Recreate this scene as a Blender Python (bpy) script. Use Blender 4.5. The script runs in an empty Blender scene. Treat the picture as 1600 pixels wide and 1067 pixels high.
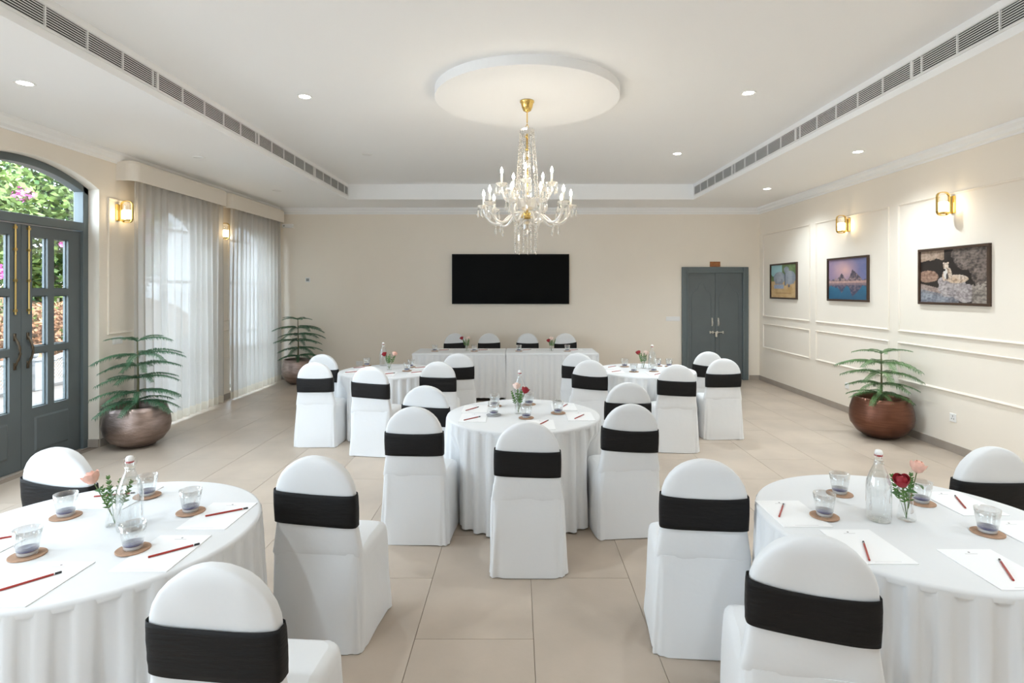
import bpy, math, random
from mathutils import Vector, Matrix, noise
R = math.radians
PI = math.pi
sc = bpy.context.scene
col = sc.collection

# ------------------------------------------------------------------ camera
cam_d = bpy.data.cameras.new('camera')
cam = bpy.data.objects.new('camera', cam_d)
col.objects.link(cam)
cam.location = (0, 0, 1.765)
cam.rotation_euler = (R(90), 0, 0)
cam_d.sensor_width = 36
cam_d.lens = 36 * 880 / 1600
cam_d.shift_x = -9 / 1600
cam_d.shift_y = -81.5 / 1600
cam_d.clip_start = .05
sc.camera = cam

# ------------------------------------------------------------------ world, sun, exposure
world = bpy.data.worlds.new('sky')
sc.world = world
world.use_nodes = True
bg = world.node_tree.nodes['Background']
bg.inputs[0].default_value = (.70, .85, 1, 1)
bg.inputs[1].default_value = 5.7
sun_d = bpy.data.lights.new('sun', 'SUN')
sun_d.energy = 5
sun_d.angle = R(.6)
sun_d.color = (1, .95, .86)
sun = bpy.data.objects.new('sun', sun_d)
col.objects.link(sun)
sun.rotation_euler = Vector((.5, -.12, .85)).to_track_quat('Z', 'Y').to_euler()
vs = sc.view_settings
vs.view_transform = 'Standard'
vs.look = 'None'
vs.exposure = 1.2
vs.gamma = 1
vs.use_curve_mapping = False
sc.cycles.caustics_reflective = False
sc.cycles.caustics_refractive = False
sc.cycles.sample_clamp_indirect = 4
sc.cycles.max_bounces = 14
sc.cycles.diffuse_bounces = 9
sc.cycles.transparent_max_bounces = 24

XL, XR, YB, YF = -4.68, 4.72, 11.0, -3.0       # inner faces of the room
ZS, ZT = 3.35, 3.62                            # soffit and tray ceiling heights

# ------------------------------------------------------------------ materials
def mat(name, color, rough=.6, metal=0, spec=.5, noise_amt=0, noise_scale=8, bump=0, bump_scale=40,
        sheen=0, emit=None, emit_s=0, coat=0, stretch=None, obj_rand=0, coords='Object'):
    m = bpy.data.materials.new(name)
    m.use_nodes = True
    nt = m.node_tree
    b = nt.nodes['Principled BSDF']
    b.inputs['Base Color'].default_value = (*color, 1)
    b.inputs['Roughness'].default_value = rough
    b.inputs['Metallic'].default_value = metal
    b.inputs['Specular IOR Level'].default_value = spec
    if sheen: b.inputs['Sheen Weight'].default_value = sheen
    if coat: b.inputs['Coat Weight'].default_value = coat
    if emit:
        b.inputs['Emission Color'].default_value = (*emit, 1)
        b.inputs['Emission Strength'].default_value = emit_s
    tc = mp = None
    if noise_amt or bump:
        tc = nt.nodes.new('ShaderNodeTexCoord')
        mp = nt.nodes.new('ShaderNodeMapping')
        nt.links.new(tc.outputs[coords], mp.inputs[0])
        if stretch: mp.inputs['Scale'].default_value = stretch
    if noise_amt:
        n = nt.nodes.new('ShaderNodeTexNoise')
        n.inputs['Scale'].default_value = noise_scale
        n.inputs['Detail'].default_value = 5
        nt.links.new(mp.outputs[0], n.inputs['Vector'])
        r = nt.nodes.new('ShaderNodeMapRange')
        r.inputs['From Min'].default_value = .25
        r.inputs['From Max'].default_value = .75
        r.inputs['To Min'].default_value = 1 - noise_amt
        r.inputs['To Max'].default_value = 1 + noise_amt
        nt.links.new(n.outputs[0], r.inputs[0])
        src = r.outputs[0]
        if obj_rand:
            oi = nt.nodes.new('ShaderNodeObjectInfo')
            r2 = nt.nodes.new('ShaderNodeMapRange')
            r2.inputs['To Min'].default_value = 1 - obj_rand
            r2.inputs['To Max'].default_value = 1 + obj_rand
            nt.links.new(oi.outputs['Random'], r2.inputs[0])
            mm = nt.nodes.new('ShaderNodeMath')
            mm.operation = 'MULTIPLY'
            nt.links.new(src, mm.inputs[0])
            nt.links.new(r2.outputs[0], mm.inputs[1])
            src = mm.outputs[0]
        mx = nt.nodes.new('ShaderNodeVectorMath')
        mx.operation = 'SCALE'
        mx.inputs[0].default_value = color
        nt.links.new(src, mx.inputs['Scale'])
        nt.links.new(mx.outputs[0], b.inputs['Base Color'])
    if bump:
        n2 = nt.nodes.new('ShaderNodeTexNoise')
        n2.inputs['Scale'].default_value = bump_scale
        n2.inputs['Detail'].default_value = 3
        nt.links.new(mp.outputs[0], n2.inputs['Vector'])
        bp = nt.nodes.new('ShaderNodeBump')
        bp.inputs['Strength'].default_value = bump
        bp.inputs['Distance'].default_value = .01
        nt.links.new(n2.outputs[0], bp.inputs['Height'])
        nt.links.new(bp.outputs[0], b.inputs['Normal'])
    return m

def thin_glass(name, tint=(.95, .96, .96), gloss=.18, edge=.85):
    m = bpy.data.materials.new(name)
    m.use_nodes = True
    nt = m.node_tree
    nt.nodes.clear()
    out = nt.nodes.new('ShaderNodeOutputMaterial')
    t = nt.nodes.new('ShaderNodeBsdfTransparent')
    t.inputs[0].default_value = (*tint, 1)
    g = nt.nodes.new('ShaderNodeBsdfGlossy')
    g.inputs['Roughness'].default_value = .03
    g.inputs['Color'].default_value = (1, 1, 1, 1)
    lw = nt.nodes.new('ShaderNodeLayerWeight')
    lw.inputs[0].default_value = .35
    r = nt.nodes.new('ShaderNodeMapRange')
    r.inputs['To Min'].default_value = gloss * .4
    r.inputs['To Max'].default_value = edge
    nt.links.new(lw.outputs['Facing'], r.inputs[0])
    mx = nt.nodes.new('ShaderNodeMixShader')
    nt.links.new(r.outputs[0], mx.inputs[0])
    nt.links.new(t.outputs[0], mx.inputs[1])
    nt.links.new(g.outputs[0], mx.inputs[2])
    nt.links.new(mx.outputs[0], out.inputs[0])
    return m

def crystal_mat(name):
    m = thin_glass(name, (.92, .91, .89), .8, .95)
    nt = m.node_tree
    out = [n for n in nt.nodes if n.type == 'OUTPUT_MATERIAL'][0]
    src = out.inputs[0].links[0].from_socket
    tl = nt.nodes.new('ShaderNodeBsdfTranslucent')
    tl.inputs[0].default_value = (.95, .92, .87, 1)
    df = nt.nodes.new('ShaderNodeBsdfDiffuse')
    df.inputs[0].default_value = (.95, .92, .87, 1)
    a = nt.nodes.new('ShaderNodeMixShader')
    nt.links.new(tl.outputs[0], a.inputs[1]); nt.links.new(df.outputs[0], a.inputs[2])
    b = nt.nodes.new('ShaderNodeMixShader')
    b.inputs[0].default_value = .3
    nt.links.new(src, b.inputs[1]); nt.links.new(a.outputs[0], b.inputs[2])
    nt.links.new(b.outputs[0], out.inputs[0])
    return m

def sheer(name, color, trans=.25, transl=.6):
    m = bpy.data.materials.new(name)
    m.use_nodes = True
    nt = m.node_tree
    nt.nodes.clear()
    out = nt.nodes.new('ShaderNodeOutputMaterial')
    d = nt.nodes.new('ShaderNodeBsdfDiffuse')
    tl = nt.nodes.new('ShaderNodeBsdfTranslucent')
    tr = nt.nodes.new('ShaderNodeBsdfTransparent')
    d.inputs[0].default_value = (*color, 1)
    tl.inputs[0].default_value = (*color, 1)
    a = nt.nodes.new('ShaderNodeMixShader')
    a.inputs[0].default_value = transl
    nt.links.new(d.outputs[0], a.inputs[1])
    nt.links.new(tl.outputs[0], a.inputs[2])
    b = nt.nodes.new('ShaderNodeMixShader')
    b.inputs[0].default_value = trans
    nt.links.new(a.outputs[0], b.inputs[1])
    nt.links.new(tr.outputs[0], b.inputs[2])
    nt.links.new(b.outputs[0], out.inputs[0])
    return m

def vcol_mat(name, rough=.35):
    m = bpy.data.materials.new(name)
    m.use_nodes = True
    nt = m.node_tree
    a = nt.nodes.new('ShaderNodeVertexColor')
    a.layer_name = 'print'
    nt.links.new(a.outputs[0], nt.nodes['Principled BSDF'].inputs['Base Color'])
    nt.nodes['Principled BSDF'].inputs['Roughness'].default_value = rough
    return m

M = dict(
    wall=mat('wall_paint', (.83, .76, .665), .75, spec=.2, noise_amt=.015, noise_scale=1.5),
    white=mat('ceiling_paint', (.92, .92, .92), .8, spec=.2),
    trimw=mat('cornice_paint', (.88, .88, .875), .6),
    ventw=mat('grille_white', (.8, .8, .79), .5),
    ventdark=mat('duct_dark', (.05, .05, .05), .9),
    subfloor=mat('grout', (.30, .24, .19), .9),
    tile=mat('floor_tile', (.44, .365, .295), .38, spec=.35, noise_amt=.16, noise_scale=1.6, bump=.03, bump_scale=60, obj_rand=.025),
    skirting=mat('skirting_tile', (.36, .31, .265), .5, noise_amt=.06),
    cloth=mat('white_cloth', (.74, .745, .75), .85, spec=.2, sheen=.15, bump=.3, bump_scale=9),
    skirtcloth=mat('skirt_cloth', (.75, .755, .76), .85, spec=.2, sheen=.15, bump=.08, bump_scale=18),
    sash=mat('black_satin', (.008, .007, .0068), .6, spec=.25, bump=.35, bump_scale=10, stretch=(1.5, 1.5, 9)),
    curtain=sheer('sheer_curtain', (.62, .60, .565), .03, .40),
    hem=sheer('curtain_hem', (.70, .65, .56), .02, .35),
    pelmet=mat('pelmet_cloth', (.80, .74, .66), .9, spec=.15),
    greydoor=mat('grey_door_paint', (.105, .122, .125), .45, noise_amt=.06, noise_scale=4),
    bluegrey=mat('door_frame_paint', (.115, .14, .145), .45),
    brass=mat('brass', (.72, .5, .18), .28, metal=1),
    gold=mat('gold', (.85, .6, .2), .22, metal=1),
    darkmetal=mat('antique_bronze', (.12, .09, .06), .4, metal=.8),
    steel=mat('steel', (.75, .73, .68), .3, metal=1),
    copper=mat('copper', (.17, .075, .048), .3, metal=.85, noise_amt=.25, noise_scale=6, bump=.25, bump_scale=14, stretch=(1, 1, 12)),
    hammered=mat('hammered_copper', (.34, .26, .23), .34, metal=.9, noise_amt=.4, noise_scale=5, bump=.35, bump_scale=30, stretch=(1, 1, 4)),
    soil=mat('soil', (.03, .022, .016), .95, bump=.5),
    needle=mat('needles', (.045, .13, .06), .55, noise_amt=.35, noise_scale=5),
    needle2=mat('needles_light', (.085, .17, .055), .55, noise_amt=.35, noise_scale=5),
    stem=mat('stem', (.13, .17, .06), .7),
    trunk=mat('trunk', (.14, .13, .06), .7),
    leaf=mat('leaf', (.05, .14, .035), .5),
    fern=mat('fern', (.10, .22, .05), .6),
    rose_red=mat('rose_red', (.30, .008, .018), .6),
    rose_peach=mat('rose_peach', (.85, .50, .40), .6, noise_amt=.12, noise_scale=40),
    rose_pale=mat('rose_pale', (.86, .66, .58), .6),
    glass=thin_glass('clear_glass'),
    bottleglass=thin_glass('bottle_glass', (.955, .965, .965), .16, .75),
    pane=thin_glass('window_glass', (.98, .985, .98), .08, .35),
    water=thin_glass('water', (.97, .98, .985), .05, .3),
    crystal=crystal_mat('crystal'),
    purple=mat('purple_glass', (.018, .007, .12), .15, spec=.5),
    thickglass=mat('thick_glass', (.75, .78, .82), .1, spec=.8),
    cork=mat('cork', (.42, .26, .17), .9, noise_amt=.15, noise_scale=60),
    greycoaster=mat('grey_coaster', (.4, .4, .41), .8),
    paper=mat('paper', (.88, .88, .88), .7),
    ink=mat('ink', (.12, .09, .09), .7),
    inklight=mat('ink_light', (.55, .54, .54), .7),
    pencil=mat('pencil_red', (.36, .03, .02), .35),
    penciltip=mat('pencil_black', (.02, .02, .02), .4),
    ferrule=mat('ferrule', (.8, .78, .75), .4),
    tvblack=mat('tv_black', (.002, .002, .002), .5, spec=.08),
    tvframe=mat('tv_frame', (.008, .008, .008), .5, spec=.2),
    woodframe=mat('dark_wood', (.055, .03, .018), .45),
    signwood=mat('sign_wood', (.32, .12, .035), .5, noise_amt=.3, noise_scale=30),
    plastic=mat('white_plastic', (.82, .81, .79), .4),
    plasticgrey=mat('grey_display', (.22, .23, .22), .3),
    led=mat('led', (1, 1, 1), .5, emit=(1, .96, .9), emit_s=18),
    ledoff=mat('led_off', (.85, .85, .85), .5),
    bulb=mat('bulb', (1, .9, .7), .4, emit=(1, .90, .74), emit_s=65),
    candle=mat('candle_tube', (.9, .86, .78), .5),
    sconceglass=mat('lit_opal_glass', (1, .95, .85), .4, emit=(1, .80, .50), emit_s=9),
    ceramic=mat('ceramic', (.85, .84, .82), .3),
    rubber=mat('red_rubber', (.45, .03, .03), .5),
    concrete=mat('paving', (.12, .105, .095), .9, noise_amt=.12, noise_scale=2),
    fence=mat('white_fence', (.23, .23, .235), .7),
    greenleaf=mat('garden_leaf', (.10, .155, .028), .6, noise_amt=.6, noise_scale=2.5),
    darkleaf=mat('garden_leaf_dark', (.04, .10, .02), .6, noise_amt=.6, noise_scale=2.5),
    dryleaf=mat('dry_leaf', (.30, .15, .08), .8, noise_amt=.5, noise_scale=4),
    pinkleaf=mat('bougainvillea', (.65, .12, .42), .6),
    bark=mat('bark', (.28, .22, .16), .9),
    bankearth=mat('bank_earth', (.20, .12, .07), .95, noise_amt=.4, noise_scale=3),
    print=vcol_mat('photo_print'),
    roof=mat('roof_slab', (.6, .58, .55), .9),
)

# ------------------------------------------------------------------ mesh helpers
class G:
    def __init__(s): s.v = []; s.f = []; s.mi = []; s.cur = 0
    def add(s, vs, fs):
        o = len(s.v)
        s.v += [tuple(v) for v in vs]
        s.f += [tuple(i + o for i in f) for f in fs]
        s.mi += [s.cur] * len(fs)
        return s
    def box(s, x0, x1, y0, y1, z0, z1):
        v = [(x, y, z) for z in (z0, z1) for y in (y0, y1) for x in (x0, x1)]
        return s.add(v, [(0, 2, 3, 1), (4, 5, 7, 6), (0, 1, 5, 4), (2, 6, 7, 3), (0, 4, 6, 2), (1, 3, 7, 5)])
    def loft(s, rings, cap0=True, cap1=True, closed=True):
        n = len(rings[0]); v = []; f = []
        for r in rings: v += r
        for k in range(len(rings) - 1):
            for i in range(n if closed else n - 1):
                j = (i + 1) % n
                f.append((k * n + i, k * n + j, (k + 1) * n + j, (k + 1) * n + i))
        if cap0: f.append(tuple(range(n - 1, -1, -1)))
        if cap1: f.append(tuple((len(rings) - 1) * n + i for i in range(n)))
        return s.add(v, f)
    def lathe(s, prof, seg=20, cx=0, cy=0, cz=0, cap0=True, cap1=True):
        return s.loft([[(cx + r * math.cos(2 * PI * i / seg), cy + r * math.sin(2 * PI * i / seg), cz + z)
                        for i in range(seg)] for r, z in prof], cap0, cap1)
    def tube(s, pts, r, seg=8, cap=True):
        pts = [Vector(p) for p in pts]; rings = []
        rr = r if isinstance(r, (list, tuple)) else [r] * len(pts)
        up = Vector((0, 0, 1))
        for i, p in enumerate(pts):
            d = (pts[min(i + 1, len(pts) - 1)] - pts[max(i - 1, 0)]).normalized()
            a = d.cross(up)
            if a.length < .05: a = d.cross(Vector((0, 1, 0)))
            a.normalize(); b = a.cross(d)
            rings.append([tuple(p + (a * math.cos(2 * PI * k / seg) + b * math.sin(2 * PI * k / seg)) * rr[i]) for k in range(seg)])
        return s.loft(rings, cap, cap)
    def grid(s, pts):
        n = len(pts[0]); v = [p for row in pts for p in row]
        return s.add(v, [(k * n + i, k * n + i + 1, (k + 1) * n + i + 1, (k + 1) * n + i)
                         for k in range(len(pts) - 1) for i in range(n - 1)])
    def ball(s, c, r, seg=8, rings=5):
        prof = [(max(r * math.sin(PI * k / rings), 1e-4), -r * math.cos(PI * k / rings)) for k in range(rings + 1)]
        return s.lathe(prof, seg, c[0], c[1], c[2])
    def build(s, name, m, parent=None, smooth=False, bevel=0, loc=None, rotz=0):
        me = bpy.data.meshes.new(name)
        me.from_pydata(s.v, [], s.f)
        ms = m if isinstance(m, (list, tuple)) else [m]
        for q in ms: me.materials.append(M[q] if isinstance(q, str) else q)
        if len(ms) > 1: me.polygons.foreach_set('material_index', s.mi)
        if smooth: me.polygons.foreach_set('use_smooth', [True] * len(me.polygons))
        me.update()
        o = bpy.data.objects.new(name, me)
        col.objects.link(o)
        if parent: o.parent = parent
        if loc: o.location = loc
        if rotz: o.rotation_euler = (0, 0, rotz)
        if bevel:
            b = o.modifiers.new('bevel', 'BEVEL'); b.width = bevel; b.segments = 2; b.limit_method = 'ANGLE'
        return o

def empty(name, loc=(0, 0, 0), rotz=0):
    o = bpy.data.objects.new(name, None)
    col.objects.link(o)
    o.location = loc
    o.rotation_euler = (0, 0, rotz)
    o.empty_display_size = .1
    return o
def tag(o, label, cat, group=None):
    o['label'] = label; o['category'] = cat
    if group: o['group'] = group
    return o
def struct(o, label=None):
    o['kind'] = 'structure'
    if label: o['label'] = label
    return o
def copy_tree(o, parent=None):
    c = o.copy(); col.objects.link(c); c.parent = parent
    for ch in o.children: copy_tree(ch, c)
    return c
ORD = ['first', 'second', 'third', 'fourth', 'fifth', 'sixth', 'seventh']
rnd = random.Random(7)

# ------------------------------------------------------------------ floor
fl = struct(G().box(XL - .3, XR + .3, YF - .3, YB + .3, -.12, -.006).build('floor', 'subfloor'))
tile_mesh = None
for k in range(-8, 8):
    x0 = .08 + .6 * k
    off = 3.443 if k % 2 == 0 else 2.843
    for j in range(-6, 8):
        y0 = off + 1.2 * j
        a, b = max(x0, XL), min(x0 + .6, XR)
        c, d = max(y0, YF), min(y0 + 1.2, YB)
        if b - a < .02 or d - c < .02: continue
        g = 0.0012
        if b - a > .599 and d - c > 1.199:
            if tile_mesh is None:
                o = G().box(-.3 + g, .3 - g, -.6 + g, .6 - g, -.0055, 0).build('tile', 'tile', fl, bevel=.0012)
                tile_mesh = o.data
            else:
                o = bpy.data.objects.new('tile', tile_mesh); col.objects.link(o); o.parent = fl
                bv = o.modifiers.new('bevel', 'BEVEL'); bv.width = .0012; bv.segments = 1
            o.location = (x0 + .3, y0 + .6, 0)
        else:
            G().box(a + g - (a + b) / 2, b - g - (a + b) / 2, c + g - (c + d) / 2, d - g - (c + d) / 2, -.0055, 0).build(
                'tile', 'tile', fl, loc=((a + b) / 2, (c + d) / 2, 0))

# ------------------------------------------------------------------ walls
def arch_z(y, y0, y1, zs, sag):
    if sag <= 0: return zs
    h = (y1 - y0) / 2; r = (h * h + sag * sag) / (2 * sag); c = (y0 + y1) / 2
    return zs + sag - r + math.sqrt(max(r * r - (y - c) ** 2, 0))
def wall_holes(a0, a1, zt, ops, x0, x1, axis):
    """wall between a0..a1 along one axis and x0..x1 through its thickness, with arched openings"""
    g = G()
    def bx(s0, s1, z0, z1):
        if axis == 'y': g.box(x0, x1, s0, s1, z0, z1)
        else: g.box(s0, s1, x0, x1, z0, z1)
    cur = a0
    for (o0, o1, z0, zs, sag) in ops:
        bx(cur, o0, 0, zt)
        if z0 > 0: bx(o0, o1, 0, z0)
        N = 20 if sag > 0 else 1
        lo = [(o0 + (o1 - o0) * i / N) for i in range(N + 1)]
        for i in range(N):
            p, q = lo[i], lo[i + 1]
            zp, zq = arch_z(p, o0, o1, zs, sag), arch_z(q, o0, o1, zs, sag)
            v = []
            for t in (x0, x1):
                for (s, z) in ((p, zp), (q, zq), (q, zt), (p, zt)):
                    v.append((t, s, z) if axis == 'y' else (s, t, z))
            g.add(v, [(0, 1, 2, 3), (4, 7, 6, 5), (0, 4, 5, 1), (2, 6, 7, 3), (0, 3, 7, 4), (1, 5, 6, 2)])
        cur = o1
    bx(cur, a1, 0, zt)
    return g
DOOR = (4.65, 6.297, 0, 2.88, .185)
WIN = [(6.95, 8.48, .12, 2.62, .3), (9.16, 10.66, .12, 2.62, .3)]
SIDE_FILL = [(.3, 2.1, .35, 2.62, .3), (2.65, 4.4, .35, 2.62, .3)]  # unseen left-wall windows, added to let more daylight into the room
ZW = 3.9
wl = struct(wall_holes(YF - .25, YB + .25, ZW, SIDE_FILL + [DOOR] + WIN, XL - .25, XL, 'y').build('wall_left', 'wall'))
wr = struct(G().box(XR, XR + .25, YF - .25, YB + .25, 0, ZW).build('wall_right', 'wall'))
wb = struct(G().box(XL, XR, YB, YB + .25, 0, ZW).build('wall_back', 'wall'))
REAR_FILL = [(-3.9, -2.1, .9, 2.7, 0)]  # unseen opening added behind the camera as an extra daylight source
wf = struct(wall_holes(XL, XR, ZW, REAR_FILL, YF - .25, YF, 'x').build('wall_front', 'wall'))

# ------------------------------------------------------------------ ceiling: tray, soffits, disc, cornice
g = G()
SX0, SX1, SY1 = -2.99, 3.10, 9.93
g.box(XL, SX0, YF, YB, ZS, ZW)
g.box(SX1, XR, YF, YB, ZS, ZW)
g.box(SX0, SX1, SY1, YB, ZS, ZW)
g.box(SX0, SX1, YF, SY1, ZT, ZW)
ce = struct(g.build('ceiling', 'white'))
struct(G().box(XL - .4, XR + .4, YF - .4, YB + .4, ZW + .001, ZW + .15).build('roof_slab', 'roof'))
CX, CY = .088, 5.30
g = G()
g.lathe([(.86, 3.537), (.86, ZT + .01)], 96, CX, CY)
struct(g.build('trim_1', 'white', bevel=.004), 'round flat plaster disc on the ceiling above the chandelier')
def cornice(path, name):
    # path: list of (point, inward normal)
    prof = [(0, 3.228), (.012, 3.228), (.016, 3.245), (.05, 3.262), (.058, 3.29), (.085, 3.32), (.088, 3.349), (0, 3.349)]
    g = G()
    rings = []
    for (px, py, nx, ny) in path:
        rings.append([(px + nx * d, py + ny * d, z) for d, z in prof])
    g.loft(rings)
    return struct(g.build(name, 'trimw'))
cornice([(XL, YF, 1, 0), (XL, YB, 1, -1)], 'trim_2')
cornice([(XL, YB, 1, -1), (XR, YB, -1, -1)], 'trim_3')
cornice([(XR, YB, -1, -1), (XR, YF, -1, 0)], 'trim_4')
# skirting
struct(G().box(XR - .012, XR, YF, YB, 0, .09).build('baseboard_right', 'skirting', bevel=.002))
struct(G().box(XL, 3.17, YB - .012, YB, 0, .09).box(4.52, XR - .012, YB - .012, YB, 0, .09).build('baseboard_back', 'skirting', bevel=.002))
struct(G().box(XL, XL + .012, DOOR[1], WIN[0][0], 0, .09).box(XL, XL + .012, 8.48, 9.16, 0, .09).box(XL, XL + .012, 10.66, YB - .012, 0, .09)
       .box(XL - .15, XL, DOOR[1] - .012, DOOR[1], 0, .09).build('baseboard_left', 'skirting', bevel=.002))

# wall panel mouldings: each frame its own piece on its wall
def moulding(wall, x, s, y0, y1, z0, z1):
    g = G(); w = .028; prof = [(0, 0), (0, .012), (.007, .018), (.018, .014), (.021, .006), (w, .004), (w, 0)]
    cs = [(y0, z0), (y1, z0), (y1, z1), (y0, z1), (y0, z0)]
    inn = [(1, 1), (-1, 1), (-1, -1), (1, -1), (1, 1)]
    rings = [[(x + s * h, c[0] + q[0] * d, c[1] + q[1] * d) for d, h in prof] for c, q in zip(cs, inn)]
    g.loft(rings, False, False)
    return g.build('moulding', 'wall', wall)
for (a, b) in ((9.09, 10.82), (7.15, 8.91), (5.22, 6.98), (3.29, 5.05), (1.36, 3.12)):
    moulding(wr, XR, -1, a, b, 1.245, 2.815)
    moulding(wr, XR, -1, a, b, .645, 1.115)
moulding(wl, XL, 1, 6.42, 6.93, 1.245, 2.815)
moulding(wl, XL, 1, 8.52, 9.12, 1.245, 2.815)
moulding(wl, XL, 1, 8.52, 9.12, .645, 1.115)

# ------------------------------------------------------------------ windows (behind curtains, plus unseen ones added beside / behind the viewer for daylight)
def window(idx, ops, x, axis):
    (o0, o1, z0, zs, sag) = ops
    root = struct(empty('window_%d' % idx, (x, (o0 + o1) / 2, z0) if axis == 'y' else ((o0 + o1) / 2, x, z0)))
    c = (o0 + o1) / 2
    def W(s, t, z): return (t, s - c, z - z0) if axis == 'y' else (s - c, t, z - z0)
    w = .06
    g = G()
    N = 16
    outer = [(o0, z0), (o1, z0)] + [(o1 - (o1 - o0) * i / N, arch_z(o1 - (o1 - o0) * i / N, o0, o1, zs, sag)) for i in range(N + 1)]
    cz = (z0 + zs) / 2
    inner = [(c + (s - c) * (1 - 2 * w / (o1 - o0)), cz + (z - cz) * (1 - 2 * w / (zs - z0))) for s, z in outer]
    n = len(outer)
    v = [W(s, t, z) for t in (-.03, .03) for s, z in outer] + [W(s, t, z) for t in (-.03, .03) for s, z in inner]
    f = []
    for i in range(n):
        j = (i + 1) % n
        f += [(i, j, n + j, n + i), (2 * n + i, 3 * n + i, 3 * n + j, 2 * n + j), (i, 2 * n + i, 2 * n + j, j), (n + i, n + j, 3 * n + j, 3 * n + i)]
    g.add(v, f)
    g.build('window_frame', 'bluegrey', root)
    def bar(s0, s1, za, zb):
        a = W(s0, -.02, za); b = W(s1, .02, zb)
        G().box(min(a[0], b[0]), max(a[0], b[0]), min(a[1], b[1]), max(a[1], b[1]), a[2], b[2]).build('glazing_bar', 'bluegrey', root)
    bar(c - .03, c + .03, z0 + .05, zs + max(sag, 0) - .05)
    for z in (z0 + (zs - z0) * .36, z0 + (zs - z0) * .7, zs - .03): bar(o0 + .05, o1 - .05, z - .02, z + .02)
    pv = [W(s, 0, z) for s, z in inner]
    G().add(pv, [tuple(range(n))]).build('pane', 'pane', root)
    # daylight portal in the opening: guides sky light sampling
    return root
k = 1
for o in WIN + SIDE_FILL:
    window(k, o, XL - .17, 'y'); k += 1
for o in REAR_FILL:
    window(k, o, YF - .15, 'x'); k += 1
def portal(loc, rot, sx, sy):
    d = bpy.data.lights.new('sky_portal', 'AREA')
    d.shape = 'RECTANGLE'; d.size = sx; d.size_y = sy
    d.cycles.is_portal = True
    o = bpy.data.objects.new('sky_portal', d); col.objects.link(o)
    o.location = loc; o.rotation_euler = rot
for (a, b, z0, zs, s) in SIDE_FILL + [DOOR] + WIN:
    portal((XL - .26, (a + b) / 2, (z0 + zs + s) / 2), (0, R(-90), 0), zs + s - z0, b - a)
for (a, b, z0, zs, s) in REAR_FILL:
    portal(((a + b) / 2, YF - .26, (z0 + zs) / 2), (R(90), 0, 0), b - a, zs - z0)

# ------------------------------------------------------------------ garden door in the arched opening (door_1)
XD = XL - .17                                            # plane of the door leaves
d1 = struct(empty('door_1', (XD, 5.475, 0)), 'grey double glazed garden door under an arched fanlight')
DY0, DY1 = 4.65, 6.297
def rel(g, name, m, parent, base=(XD, 5.475, 0), **kw):
    g.v = [(a - base[0], b - base[1], c - base[2]) for a, b, c in g.v]
    return g.build(name, m, parent, **kw)
# frame: jambs, transom, arched head
fr = G()
fr.box(XD - .06, XD + .05, DY1 - .075, DY1, 0, 2.9)
fr.box(XD - .06, XD + .05, DY0, DY0 + .075, 0, 2.9)
fr.box(XD - .06, XD + .05, DY0 + .075, DY1 - .075, 2.41, 2.50)
N = 24
arc = [(DY0 + (DY1 - DY0) * i / N) for i in range(N + 1)]
rings = []
for y in arc:
    z = arch_z(y, *DOOR[:2], 2.88, .185)
    rings.append([(XD - .06, y, z), (XD + .05, y, z), (XD + .05, y, z - .075), (XD - .06, y, z - .075)])
fr.loft(rings)
rel(fr, 'door_frame', 'bluegrey', d1, bevel=.004)
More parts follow.
